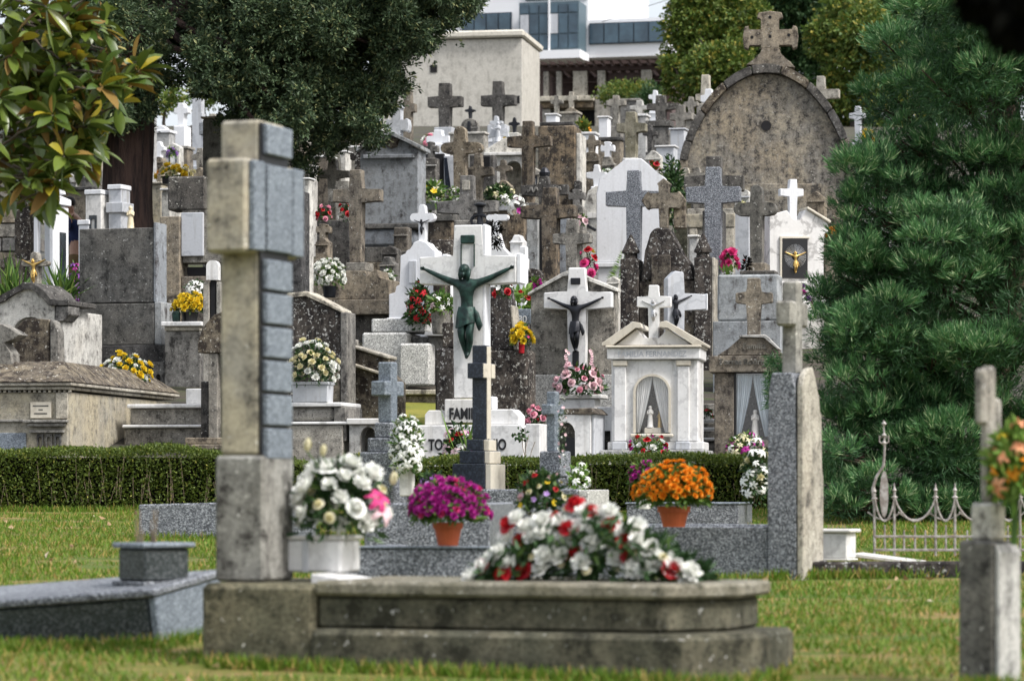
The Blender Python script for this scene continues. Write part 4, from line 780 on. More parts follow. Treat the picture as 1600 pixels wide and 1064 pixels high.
bouquet('rose_arrangement', 'pale pink roses and gladiolus spikes below the black Christ', 906, 618, 30.55, 78, 46, [('petal_palepink', 'rose', .05, 18), ('petal_pink', 'rose', .03, 8), ('petal_red', 'small', .02, 4)], None, 'leaf_dark', under=.3, leafl=.08)
for i, x in enumerate((886, 925)):
    t = T('gladiolus_spike', ['slim pink flower spike left of the black Christ', 'slim pink flower spike right of the black Christ'][i], 'flower', x, 30.5, 0, base=600); q = Raw()
    for j in range(12): put_bloom(q, 'small', (random.uniform(-.015, .015), -.02, .05+j*.024), (random.uniform(-1, 1), -1, .3), .022)
    q.build('blossoms', 'petal_palepink', t.o); bm = bmesh.new(); tube(bm, [Vector((0, 0, -.1)), Vector((0, 0, .34))], .006, 5); link('stem', mesh_bm(bm, 's'), 'leaf_mid', t.o)
t = T('arched_niche_tomb', 'white tomb with a dark round-arched niche behind the small granite cross', 'tomb', 900, 29.2, -14)
t.part('facade', 'white_marble', archwall(862, 929, 648, 722, 873, 904, 674, -.15, .05)); t.part('interior', 'cement_dark', B(866, 912, 650, 722, .051, .12)); t.part('side', 'grey_marble', ('b', 929.4, 934, 646, 722, -.14, .3)); t.part('cap', 'lichen_brown', ('p', [(862, 647), (862, 640), (930, 638), (940, 648), (929, 648)], -.17, .3)); t.part('step', 'weathered_white', B(855, 960, 716, None, -.35, .2))
t = T('memorial_portrait', 'dark red cross-shaped plaque inside the round-arched niche', 'plaque', 894, 29.2, -14, base=712); t.part('plate', 'chapelred' if 0 else 'bronze_black', cross(892, 14, 684, 712, 884, 901, 690, 712, -.02, .0), bev=.002)
t = T('white_wall_tomb', 'white flat tomb with a dark slot between the arched niche and the white temple shrine', 'tomb', 948, 30.1, -10); t.part('wall', 'white_marble', ('p', [(934, 760), (934, 636), (960, 636), (960, 760), (956, 760), (956, 672), (943, 672), (943, 760)], -.05, .1)); t.part('slot', 'dark_stone', B(943, 957, 672, 714, .0, .05))
bouquet('pink_carnations', 'pink and white carnations above the white wing right of the name panel', 838, 662, 29.4, 34, 26, [('petal_pink', 'rose', .04, 6), ('petal_white', 'mum', .04, 4), ('petal_red', 'small', .03, 3)], None)
# --- white temple niche
t = T('temple_shrine', 'white marble temple shrine with broken pediment and a curtained arched niche', 'shrine', 1022, 29.4, -8)
t.part('body', 'white_marble', archwall(958, 1092, 563, 690, 994, 1048, 614, -.12, .02)); t.part('back', 'white_marble', B(958, 1092, 560, 714, .35, .5)); t.part('side', 'veined_marble', ('b', 1085, 1092, 563, 690, .021, .349)); t.part('side', 'veined_marble', ('b', 958, 965, 563, 690, .021, .349)); t.part('floor', 'cream_marble', B(966, 1084, 678, 690, .021, .349))
t.part('niche_lining', 'brown_stone', B(990, 1052, 580, 677.5, .08, .345))
t.part('arch_moulding', 'cream_marble', ('p', [(992, 676), (992, 614)]+[(x, y) for x, y in reversed(arc(1021, 614, 29, 29, 0, 180, 14))]+[(1050, 614), (1050, 676), (1046.5, 676)]+arc(1021, 614, 25.5, 25.5, 0, 180, 14)+[(995.5, 676)], -.145, -.1205), bev=.003)
for x in (962, 1060): t.part('pilaster', 'white_marble', B(x, x+19, 573, 690, -.15, -.1205)); t.part('capital', 'cream_marble', B(x-2, x+21, 564, 572.6, -.165, -.1205)); t.part('pilaster_base', 'grey_marble', B(x-2, x+21, 690.5, 703, -.2, -.12))
t.part('window_sill', 'cream_marble', B(988, 1054, 678, 683, -.19, -.121)); t.part('entablature', 'white_marble', B(952, 1096, 545, 562.5, -.18, .52)); t.part('architrave_edge', 'cream_marble', B(950, 1098, 541, 544.6, -.21, .54)); t.part('base', 'white_marble', B(952, 1100, 690.4, 703, -.12, .52)); t.part('plinth', 'weathered_white', B(944, 1106, 703.5, None, -.3, .6))
t.part('raking_cornice', 'cream_marble', ('p', [(944, 541), (944, 537), (992, 504), (1004, 506), (1007, 514), (996, 513), (962, 539), (962, 541)], -.2, .53), ('p', [(1102, 541), (1102, 537), (1044, 503), (1034, 505), (1033, 513), (1046, 513), (1084, 539), (1084, 541)], -.2, .53)); t.part('tympanum', 'veined_marble', ('p', [(963, 540.5), (997, 514.5), (1008, 530), (1032, 530), (1044, 514.5), (1083, 540.5)], -.1, .45))
t.part('cross', 'white_marble', cross(1022, 15, 446, 529.5, 996, 1049, 464, 480, -.05, .05), bev=.006); christ(t, 1022, 470, 505, -.05, 'silver')
curtains(t, 996, 1046, 588, 676, -.095, 'curtain', .78); t.part('pane', 'pane_glass', ('b', 994.5, 1047.5, 586, 677, -.117, -.1155), bev=0); statue(t, 1017, 634, 668, -.06, 'ceramic', name='saint_figure'); t.part('altar', 'cream_marble', B(1008, 1034, 668.4, 677.6, -.085, .07)); statue(t, 1031, 642, 668, -.02, 'gold', name='saint_figure')
text(t, 'FAMILIA FERNANDEZ', 8.5*t.k/.72, 1022, 558, -.1815, 'grey_marble', font_w=.95, ext=.001)
bouquet('mixed_bouquet', 'dark red and white flowers on the plinth before the curtained niche', 1012, 722, 27.4, 74, 42, [('petal_red', 'rose', .032, 14), ('petal_magenta', 'rose', .028, 5), ('petal_white', 'mum', .03, 10)], None, 'leaf_mid', under=.2)
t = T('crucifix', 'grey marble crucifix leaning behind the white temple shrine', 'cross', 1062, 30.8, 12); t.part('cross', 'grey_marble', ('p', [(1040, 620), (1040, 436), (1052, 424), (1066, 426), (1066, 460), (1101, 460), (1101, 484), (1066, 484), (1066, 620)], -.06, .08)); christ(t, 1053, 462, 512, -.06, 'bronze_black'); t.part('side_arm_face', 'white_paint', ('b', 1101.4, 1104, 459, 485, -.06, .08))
t = T('shelf_tomb', 'narrow white shelved tomb with small red flowers beside the granite window tomb', 'tomb', 1108, 30.6, -8)
for y in (655, 668, 684): t.part('shelf', 'white_marble', B(1097, 1120, y, y+5, -.15, .15))
t.part('back', 'grey_stone', B(1096, 1122, 630, None, .16, .25)); t.part('front', 'grey_stone', B(1098, 1120, 692, None, -.1, .15))
bouquet('red_flowers', 'tiny red posy on the white shelves beside the temple shrine', 1105, 655, 30.5, 16, 14, [('petal_red', 'small', .03, 6), ('petal_white', 'small', .025, 4)], None)
# --- granite window tomb with lettering
t = T('window_tomb', 'brown granite tomb with a curtained window and carved lettering', 'tomb', 1166, 30, -8)
t.part('left_pier', 'brown_stone', B(1118, 1148, 583, None, -.12, .3)); t.part('right_pier', 'brown_stone', B(1206, 1226, 583, None, -.12, .3)); t.part('lintel', 'brown_stone', B(1110, 1230, 557, 582.5, -.17, .32)); t.part('gable', 'brown_stone', ('p', [(1122, 556.5), (1140, 545), (1158, 529), (1196, 528), (1216, 548), (1228, 556.5)], -.14, .3)); t.part('coping', 'weathered_white', ('p', [(1156, 528.5), (1158, 525), (1197, 524), (1219, 546), (1216, 547.6), (1195, 527.6)], -.17, .32))
t.part('back', 'dark_stone', B(1146, 1208, 583, None, .3, .36)); t.part('window_frame', 'black', B(1148.5, 1152, 584, 694, -.11, -.06), bev=.002); curtains(t, 1152, 1202, 586, 682, -.085, 'curtain_blue', .75); t.part('pane', 'pane_glass', ('b', 1152, 1202, 584, 696, -.11, -.1085), bev=0); statue(t, 1180, 640, 682, -.03, 'ceramic', name='saint_figure'); t.part('window_frame', 'black', B(1202, 1205.5, 584, 694, -.11, -.06), bev=.002); t.part('sill', 'cement_dark', B(1149, 1206, 688, 700, -.2, .28))
t.part('cross', 'brown_stone', cross(1178, 20, 435, 529, 1150, 1207, 458, 474, -.06, .06, 'plain'), bev=.01)
text(t, 'Familia', 13*t.k, 1180, 546, -.1435, 'cement_dark'); text(t, 'Torres', 13*t.k, 1143, 570.5, -.1735, 'cement_dark'); text(t, 'Rodriguez', 13*t.k, 1190, 570.5, -.1735, 'cement_dark')
bouquet('lily_arrangement', 'cream and purple lilies under the curtained granite window', 1165, 716, 27.6, 66, 38, [('petal_cream', 'lily', .038, 16), ('petal_magenta', 'lily', .036, 12), ('petal_white', 'lily', .035, 6)], None, 'leaf_mid', under=.3)
# ================================================================ second tier, 33-42 m
def block(nm, lb, cat, x0, x1, y0, d, mt, cap=None, capm='pale_stone', yaw=-14, dp=.15, bev=.012, group=None):
    t = T(nm, lb, cat, (x0+x1)/2, d, yaw, group); t.part('block', mt, B(x0, x1, y0, None, -dp, dp), bev=bev)
    if cap: t.part('cap', capm, B(x0-2, x1+2, y0-cap, y0-.5, -dp-.03, dp+.03))
    return t
def cross_t(lb, cx, w, top, bot, a0, a1, y0, y1, d, mt, style='plain', base=None, bm_=None, dp=.07, yaw=-14, group=None, cat='cross', nm='stone_cross'):
    """free cross on a block that reaches down to the slope; base = (x0, x1, ytop)"""
    t = T(nm, lb, cat, cx, d, yaw, group); t.part('cross', mt, cross(cx, w, top, bot, a0, a1, y0, y1, -dp, dp, style), bev=.01)
    b = base or (cx-w, cx+w, bot); t.part('base', bm_ or mt, B(b[0], b[1], b[2]+.5, None, -dp-.08, dp+.08), bev=.012); return t
# left-hand column, plaque and recess
t = T('niche_block', 'brown stone grave block with a blank pale plaque left of the tall cross', 'tomb', 300, 36, -12)
t.part('column', 'brown_stone', B(257, 288, 340, None, -.18, .15)); t.part('body', 'grey_stone', B(288.4, 360, 330, 412, -.1, .15)); t.part('plaque', 'grey_marble', B(288.5, 324, 334, 402, -.14, -.101)); t.part('recess', 'void', B(294, 330, 418, 432, -.05, .0)); t.part('lower_body', 'brown_stone', B(288.4, 360, 433, None, -.12, .15)); t.part('top_block', 'dark_stone', B(266, 326, 277, 330, -.12, .2), bev=.02)
block('stone_block', 'plain grey render wall of a tomb behind the head of the tall cross', 'tomb', 322, 372, 188, 41, 'grey_concrete', 4)
t = T('grave_lantern', 'little round-topped white stele on a dark post beside the yellow chrysanthemums', 'lantern', 334, 33.5, -10); t.part('head', 'white_marble', ('p', [(324, 438), (324, 416)]+list(reversed(arc(333.5, 416, 9.5, 9, 0, 180, 8)))+[(343, 438)], -.05, .05), bev=.004); t.part('post', 'void', B(329, 338, 438.4, None, -.02, .03)); t.part('jamb', 'pale_stone', B(318, 328, 441, None, -.03, .05)); t.part('jamb', 'pale_stone', B(339, 346, 441, None, -.03, .05))
t = T('white_ledge', 'white stone ledge carrying the yellow chrysanthemums', 'ledge', 292, 34, -8); t.part('slab', 'white_marble', B(258, 322, 504, 511, -.2, .2)); t.part('under_slab', 'pale_stone', B(262, 318, 511.5, 518, -.16, .2)); t.part('support', 'grey_stone', B(262, 318, 518.5, None, -.14, .2)); t.part('small_jar', 'bronze_green', ('l', 279, [(503.5, 6), (500, 6.5), (490, 7), (487, 5)], -.1, 12))
bouquet('chrysanthemum_pot', 'domed yellow chrysanthemum on the white ledge', 297, 504, 34, 56, 46, [('petal_yellow', 'mum', .04, 52)], ('cup', 26, 16, 'black'), 'leaf_dark', under=.15, nleaf=1.2)
bouquet('white_flowers', 'loose white blooms behind the domed yellow chrysanthemum', 306, 462, 34.6, 34, 24, [('petal_white', 'lily', .045, 12)], None, 'leaf_dark')
# stepped base + cross left centre
t = T('stepped_stone_cross', 'tall yellowish stone cross on a broad stepped stone base', 'cross', 558, 37.5, -14)
t.part('cross', 'brown_stone', cross(558, 18, 266, 411, 522, 597, 297, 316, -.08, .08), bev=.01); t.part('pedestal', 'grey_stone', B(546, 578, 411.5, 425, -.16, .16)); t.part('step', 'brown_stone', ('p', [(504, 470), (504, 442), (540, 438), (543, 425.5), (580, 425.5), (582, 438), (592, 425), (600, 425), (600, 437), (618, 440), (618, 470)], -.25, .2)); t.part('lower_step', 'brown_stone', B(498, 622, 470.5, 494, -.32, .25)); t.part('foundation', 'dark_stone', B(508, 618, 494.5, None, -.2, .25))
cross_t('grey stone cross directly behind the tall yellowish one', 521, 12, 250, 330, 498, 548, 268, 278, 41, 'grey_stone', 'plain', (505, 545, 325), 'brown_stone')
t = cross_t('small square-armed grey cross with carved panel left of the grey gable tomb', 537, 20, 284, 345, 515, 548, 296, 316, 39.6, 'grey_stone', 'plain', (500, 552, 345), 'dark_stone')
bouquet('chrysanthemum_pot', 'round white pompom chrysanthemum beside the stepped stone base', 515, 465, 36.6, 58, 62, [('petal_white', 'mum', .042, 40)], ('cup', 22, 18, 'bronze_black'), 'leaf_mid', under=.2, nleaf=1.2)
bouquet('pink_flowers', 'small pink and red flowers above the round white pompoms', 506, 345, 38.5, 26, 22, [('petal_pink', 'rose', .04, 7), ('petal_red', 'rose', .035, 5)], None)
bouquet('red_flowers', 'red and white posy in front of the grey gable tomb', 541, 342, 39.2, 24, 24, [('petal_red', 'rose', .04, 7), ('petal_white', 'small', .035, 4)], None)
block('white_post', 'tall thin white edged post left of the round white pompoms', 'post', 478, 487, 282, 36.2, 'weathered_white', 3, 'white_marble', dp=.08)
block('lichen_stele', 'pitted grey stone stele touching the tall foreground cross', 'headstone', 452, 478, 300, 35.8, 'dark_stone', None)
# fluted pale row at the back of the yew
for i, (x0, x1, y0, lb) in enumerate([(458, 470, 250, 'narrow dark column, leftmost of the row under the yew'), (482, 492, 262, 'bright white column end under the yew'), (497, 520, 248, 'brown slab in the row under the yew'), (536, 545, 240, 'white strip column under the yew beside the grey gable tomb'), (547, 566, 233, 'pale column at the right end of the row under the yew')]):
    block('grave_column', lb, 'tomb', x0, x1, y0, 47+.3*i, ['dark_stone', 'weathered_white', 'brown_stone', 'weathered_white', 'pale_stone'][i], 3, 'white_marble')
# grey gable monument
t = T('gable_monument', 'pale blue-grey gabled tomb streaked black, with a small winged cross on top', 'monument', 616, 44, -10)
t.part('facade', 'stained_blue', ('p', [(569, 352), (569, 238), (616, 213), (659, 236), (659, 352)], -.25, .3)); t.part('raking_cornice', 'stained_blue', ('p', [(564, 240), (564, 234), (616, 207), (665, 232), (665, 238), (616, 213)], -.32, .35)); t.part('moulding', 'stained_blue', B(574, 654, 245, 251, -.3, -.251)); t.part('sill', 'grey_stone', B(566, 662, 352.5, 360, -.32, .3)); t.part('urn_block', 'stained_blue', ('p', [(570, 388), (574, 360.5), (652, 360.5), (656, 388)], -.3, .3), bev=.04); t.part('lower_wall', 'grey_stone', B(566, 664, 388.5, 412, -.3, .3)); t.part('base', 'brown_stone', B(572, 668, 412.5, None, -.34, .3))
t.part('winged_cross', 'grey_marble', cross(621, 12, 165, 212, 606, 640, 190, 204, -.1, .1, 'flare'), bev=.01); t.part('cross_stain', 'lichen_brown', ('p', [(606, 219), (632, 219), (627, 233), (618, 236), (611, 232)], -.27, -.251))
# upper crosses against the beige building
for (cx, top, bot, a0, a1, y0, y1, d, mt, lb) in [(696, 131, 200, 670, 723, 152, 168, 70, 'dark_stone', 'dark cross against the beige building, left of a matching pair'), (779, 128, 196, 753, 806, 150, 166, 70, 'dark_stone', 'dark cross against the beige building, right of a matching pair')]:
    cross_t(lb, cx, 17 if cx < 700 else 15, top, bot, a0, a1, y0, y1, d, mt, 'plain', (cx-14, cx+14, bot), 'grey_marble', .12)
cross_t('tall brown cross beside the yew foliage at the left of the beige building', 638, 11, 141, 240, 631, 650, 163, 176, 66, 'brown_stone', 'plain', (628, 652, 238), 'brown_stone', .1)
cross_t('little white flat cross left of the rounded stone cross', 686, 12, 204, 230, 668, 704, 214, 224, 60, 'white_paint', 'plain', (672, 700, 226), 'white_paint', .1)
# rounded cross group
cross_t('rounded worn stone cross with black stained arms', 720, 18, 198, 315, 690, 755, 224, 240, 43, 'brown_stone', 'round', (706, 736, 300), 'grey_stone')
cross_t('thin brown cross just right of the rounded stone cross', 748, 10, 240, 318, 733, 771, 262, 275, 42.4, 'brown_stone', 'plain', (742, 756, 312), 'brown_stone')
t = cross_t('broad pale stone cross with a carved sacred face, behind the green crucifix', 731, 20, 275, 345, 684, 778, 315, 333, 38, 'grey_stone', 'plain', (714, 750, 345), 'grey_stone'); t.part('carved_relief', 'pale_stone', ('b', 724, 737, 283, 298, -.085, -.071), bev=.005)
t = T('blank_slab', 'dark bluish marble slab framed by black stone at the left of the rounded cross', 'headstone', 700, 46, -12); t.part('slab', 'grey_marble', B(694, 716, 244, 316, -.02, .05)); t.part('frame', 'void', B(664, 693, 240, 320, .0, .1)); t.part('side', 'stained_blue', B(668, 720, 317, None, -.1, .12)); t.part('vein', 'granite_navy', ('p', [(694.5, 247), (699, 247), (706, 300), (699, 315), (696, 280)], -.03, -.021), bev=.001)
t = T('dark_recess_tomb', 'black-faced tomb block with two recesses right of the rounded cross', 'tomb', 757, 45, -12); t.part('block', 'dark_stone', B(735, 772, 243, None, -.05, .2)); t.part('panel', 'black', B(755, 768, 245, 270, -.08, -.051))
t = T('ivory_lily_pot', 'yellow-white lilies in a grey pot below the dark marble slab', 'flowers', 676, 45, 0, base=328); flowers(t, (0, 0, .1), .17, .26, [('petal_cream', 'lily', .055, 9), ('petal_yellow', 'small', .05, 5)], 'leaf_mid', .5, 1.5, .12)
bm = bmesh.new(); lathe(bm, 0, 0, [(0, .09), (.1, .13), (.12, .12)], 14); link('pot', mesh_bm(bm, 'p'), 'grey_marble', t.o)
bouquet('lily_bunch', 'small white lilies at the foot of the rounded stone cross', 712, 318, 42.4, 20, 26, [('petal_white', 'lily', .05, 5)], None, 'leaf_mid', leafl=.1)
# white arched tomb
t = T('arched_white_tomb', 'white gabled tomb with an arched window and winged figure, left of the tall brown cross', 'tomb', 796, 50, -8)
t.part('facade', 'weathered_white', archwall(766, 826, 246, 330, 792, 818, 266, -.2, .1)); t.part('window', 'pale_stone', B(790, 820, 252, 330, .101, .2)); t.part('gable', 'weathered_white', ('p', [(760, 240), (760, 236), (790, 218), (828, 216), (832, 240)], -.2, .2)); t.part('cornice', 'dirty_marble', B(760, 832, 240.5, 245.5, -.26, .2)); t.part('base', 'weathered_white', B(762, 830, 330.5, None, -.25, .2)); statue(t, 778, 190, 222, 0, 'grey_marble', name='angel'); t.part('angel_wing', 'grey_marble', ('p', [(762, 216), (766, 198), (776, 204), (778, 212)], .04, .08), ('p', [(779, 212), (782, 203), (792, 198), (795, 214)], .04, .08))
cross_t('tiny iron-grey cross on the white tomb wall, right of the winged figure', 804, 4, 184, 210, 795, 812, 192, 196, 53, 'bronze_black', 'plain', (797, 812, 208), 'weathered_white', .03)
bouquet('boxwood_pot', 'clipped dark green bush with white blooms in a grey trough', 780, 330, 44, 52, 42, [('petal_cream', 'lily', .055, 8)], ('box', 40, 16, 'grey_marble'), 'leaf_dark', nleaf=14, leafl=.06, under=.2)
bouquet('orchid_bloom', 'large white flower with a magenta heart above the crucifix arm', 807, 335, 38.6, 26, 30, [('petal_white', 'lily', .10, 4), ('petal_magenta', 'small', .05, 2)], None, None)
block('ochre_block', 'ochre rough stone block under the white and magenta bloom', 'tomb', 797, 824, 336, 39.4, 'ochre_stone')
block('ochre_block', 'small ochre and grey block left of the green crucifix head', 'tomb', 674, 712, 348, 38.8, 'ochre_stone', 12, 'cement_dark')
block('speckled_block', 'speckled grey block below the small ochre one, left of the green crucifix head', 'tomb', 676, 712, 376, 36.9, 'lichen_dark')
t = T('iron_wreath_stand', 'black ornate iron wreath holder rising behind the green crucifix', 'ornament', 750, 35, -14); t.part('post', 'bronze_black', ('l', 750, [(352, 6), (345, 5), (335, 4), (325, 5), (321, 10), (319, 10), (317, 3)], 0, 12)); t.part('wreath', 'bronze_black', ('t', [(735+0*i, 0, 0) for i in range(0)] or [(750+13*math.cos(a*.45), 345+9*math.sin(a*.45), -.02) for a in range(15)], 2.6)); t.part('base', 'dark_stone', B(742, 758, 352.5, None, -.05, .05))
t = T('small_white_monument', 'small white bell-shaped monument with a rounded cross behind the green crucifix', 'monument', 775, 34, -14); t.part('bell_body', 'white_paint', ('p', [(754, 403), (756, 398), (766, 390), (769, 364), (781, 364), (786, 388), (798, 398), (800, 403)], -.06, .08)); t.part('cross', 'white_paint', cross(775, 8, 335, 363.6, 761, 795, 336, 345, -.04, .04, 'round'), bev=.005); t.part('body', 'white_paint', B(757, 812, 403.4, None, .0, .1)); t.part('corner_post', 'white_paint', B(812.5, 822, 386, None, -.02, .1))
bouquet('dried_flowers', 'dark shrivelled flowers before the small white bell-shaped monument', 774, 378, 33.7, 26, 34, [('petal_white', 'small', .02, 4)], None, 'shade_leaf', under=.9, nleaf=4)
# tall brown cross, ornate dark cross, slabs
cross_t('tall reddish brown stone cross with a broken top', 826, 16, 190, 330, 794, 862, 214, 230, 42, 'ochre_stone', 'plain', (812, 842, 318), 'dark_stone')
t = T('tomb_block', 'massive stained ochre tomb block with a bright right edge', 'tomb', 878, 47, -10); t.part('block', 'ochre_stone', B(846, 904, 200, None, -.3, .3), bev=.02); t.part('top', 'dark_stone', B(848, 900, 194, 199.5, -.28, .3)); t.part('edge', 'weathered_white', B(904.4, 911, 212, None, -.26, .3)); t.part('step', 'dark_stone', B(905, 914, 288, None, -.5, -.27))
t = cross_t('ornate dark iron cross with scrolled arms in front of the ochre block', 851, 14, 276, 335, 815, 888, 290, 306, 40, 'dark_stone', 'plain', (838, 866, 330), 'dark_stone', .06); t.part('crown', 'bronze_black', ('l', 851, [(276, 8), (270, 9), (264, 5), (262, 2)], 0, 10)); t.part('arm_scroll', 'grey_stone', ('t', [(864+14*i/10, 297+4*math.sin(i*1.3), -.07) for i in range(11)], 1.6), ('t', [(826+16*i/10, 297+4*math.sin(i*1.3), -.07) for i in range(11)], 1.6))
cross_t('heavy yellowish lichen cross with dark drooping arms', 861, 21, 294, 470, 816, 900, 322, 341, 38, 'ochre_stone', 'plain', (846, 878, 440), 'grey_stone', .1)
t = T('slab_pair', 'pair of dark blue-grey upright slabs behind the heavy lichen cross', 'headstone', 860, 38.8, -12); t.part('slab', 'stained_blue', B(824, 842, 342, None, -.05, .1)); t.part('slab', 'stained_blue', B(874, 890, 342, None, -.05, .1)); t.part('back', 'void', B(842.4, 873.6, 342, None, .02, .1))
cross_t('slim stone cross outlined in white behind the black Christ headstone', 895, 15, 343, 470, 866, 924, 366, 381, 34.4, 'grey_stone', 'plain', (886, 906, 440), 'grey_stone', .08)
bouquet('magenta_roses', 'crimson roses with a yellow bloom beside the blue-white octagonal tomb', 919, 432, 36.6, 26, 50, [('petal_hotpink', 'rose', .05, 7), ('petal_red', 'rose', .045, 4), ('petal_yellow', 'small', .05, 3)], None, 'leaf_dark', under=.9)
t = T('white_tomb_fragment', 'white scalloped tomb with a black angled crucifix arm, left of the octagonal tomb', 'tomb', 925, 43, -10); t.part('body', 'weathered_white', ('p', [(905, 460), (905, 330), (915, 325), (920, 300), (932, 292), (940, 292), (940, 460)], -.1, .15)); t.part('arch', 'dirty_marble', ('p', [(914, 342)]+arc(927, 342, 12, 9, 180, 0, 8), -.13, -.101)); t.part('figure_arm', 'bronze_black', ('t', [(913, 350, -.15), (922, 355, -.16), (934, 362, -.17)], 2.4))
cross_t('small plain white cross left of the octagonal white tomb', 933, 8, 258, 300, 917, 948, 270, 279, 44.5, 'white_paint', 'plain', (926, 942, 292), 'white_paint', .05)
# octagonal white tomb + granite cross
t = T('octagonal_tomb', 'clean blue-white tomb with an angled octagonal top', 'tomb', 983, 41, -8)
t.part('panel', 'white_paint', ('p', [(933, 410), (933, 303), (938, 278), (950, 272), (978, 249), (1003, 249), (1030, 273), (1040, 280), (1040, 410)], -.06, .15)); t.part('band', 'white_paint', B(931, 1042, 411, 418, -.1, .18)); t.part('base', 'white_paint', B(935, 1040, 418.4, None, -.06, .15))
cross_t('smooth blue-grey granite cross in front of the octagonal white tomb', 991, 20, 267, 440, 948, 1036, 300, 322, 39.8, 'granite', 'plain', (976, 1006, 415), 'granite', .07, -12)
cross_t('greenish weathered cross rising above the octagonal tomb', 987, 15, 176, 262, 965, 1010, 194, 207, 46, 'mossy_pale', 'plain', (976, 1000, 248), 'granite_pale', .09)
t = T('palm_frond', 'green palm frond leaning before the octagonal tomb', 'plant', 962, 36.4, 0, base=440); n = 60; P = np.zeros((n, 3)); s_ = np.linspace(0, 1, n); P[:, 0] = s_*.10; P[:, 2] = s_*.34; D = np.stack([np.where(np.arange(n) % 2, 1., -1.)-.2, RNG.normal(size=n)*.3, np.full(n, .5)], 1); leafobj('foliage', P, D, .13*(1-.6*s_), .014, 'leaf_fresh', t.o)
# gothic dark tomb
t = T('gothic_tomb', 'dark lichen-covered gothic tomb with two spires and a pointed brown cross', 'tomb', 1040, 35.3, -10)
t.part('body', 'lichen_dark', B(972, 1000, 405, None, -.12, .3), B(1086, 1112, 404, None, -.12, .3)); t.part('centre', 'lichen_brown', B(1000.4, 1085.6, 440, None, -.08, .3)); t.part('pyramid', 'lichen_dark', ('p', [(1004, 439.6), (1010, 392), (1018, 364), (1026, 357), (1046, 357), (1056, 375), (1064, 398), (1080, 412), (1085, 439.6)], -.1, .28), bev=.02); t.part('centre_pier', 'lichen_brown', B(1020, 1050, 400, 600, -.14, -.101))
for cx in (985, 1097): t.part('spire', 'lichen_dark', ('l', cx, [(404, 11), (396, 10), (395, 14), (391, 14), (388, 12), (372, 5), (366, 2)], .05, 8)); 
t.part('side_strip', 'pale_stone', B(1112.4, 1117, 404, None, -.1, .28)); t.part('cross', 'brown_stone', cross(1038, 13, 279, 357, 1003, 1072, 304, 324, -.06, .06, 'point'), bev=.01); t.part('finial_block', 'brown_stone', B(1052, 1070, 312, 356.6, .02, .14))
cross_t('large smooth blue-grey granite cross with sky-lit face, right of the gothic tomb', 1115, 23, 262, 470, 1073, 1157, 293, 317, 37.2, 'granite', 'plain', (1098, 1132, 440), 'granite', .08, -10)
cross_t('dark speckled stone cross standing right behind the large granite one', 1116, 24, 245, 340, 1070, 1162, 276, 300, 39, 'dark_stone', 'plain', (1100, 1132, 330), 'dark_stone', .08, -10)
t = T('cream_tomb', 'cream stone tomb with capitals and a small curtained window behind the granite cross', 'tomb', 1108, 41, -8); t.part('wall', 'pale_stone', B(1074, 1146, 326, None, .0, .3)); t.part('frieze', 'cream_concrete', B(1072, 1148, 335, 356, -.06, -.001)); t.part('pilaster', 'pale_stone', B(1078, 1090, 357, 460, -.05, -.001), B(1134, 1146, 357, 460, -.05, -.001)); t.part('window', 'dark_glass', B(1126, 1133, 362, 410, -.02, -.001), bev=.001); t.part('curtain', 'curtain_blue', ('p', [(1127, 363), (1131, 363), (1132, 404), (1128, 408)], -.03, -.021), bev=.001)
block('white_post', 'white rounded post between the spires of the gothic tomb and the granite cross', 'post', 1078, 1092, 372, 38.8, 'weathered_white', 4, 'dirty_marble', dp=.06)
bouquet('pink_flowers', 'bright pink bloom cluster between the granite cross and the round dark cross', 1141, 420, 37, 22, 30, [('petal_hotpink', 'mum', .06, 10)], None, 'leaf_mid')
bouquet('white_flowers', 'white and green flowers with fresh leaves at the foot of the granite cross', 1136, 470, 35.8, 38, 50, [('petal_white', 'lily', .04, 8)], None, 'leaf_fresh', leafl=.12, under=.6)
# round dark cross group
cross_t('dark charred-looking cross with rounded log-like arms', 1183, 18, 290, 415, 1148, 1214, 318, 337, 35.6, 'cement_dark', 'round', (1168, 1200, 412), 'brown_stone', .09, -12)
t = T('eroded_pedestal', 'eroded two-tier grey pedestal behind the brown granite window tomb', 'pedestal', 1170, 33.6, -12); t.part('upper_block', 'stained_blue', B(1124, 1218, 430, 502, -.12, .2), bev=.02); t.part('lower_block', 'stained_blue', B(1118, 1222, 503, None, -.16, .2)); t.part('ledge', 'dark_stone', B(1158, 1212, 424, 429.6, -.1, .2)); 
bouquet('dark_wreath', 'dark maroon dried wreath hanging on the round-armed dark cross', 1166, 420, 35.2, 14, 18, [('petal_red', 'small', .02, 2)], None, 'shade_leaf', under=.9, nleaf=2)
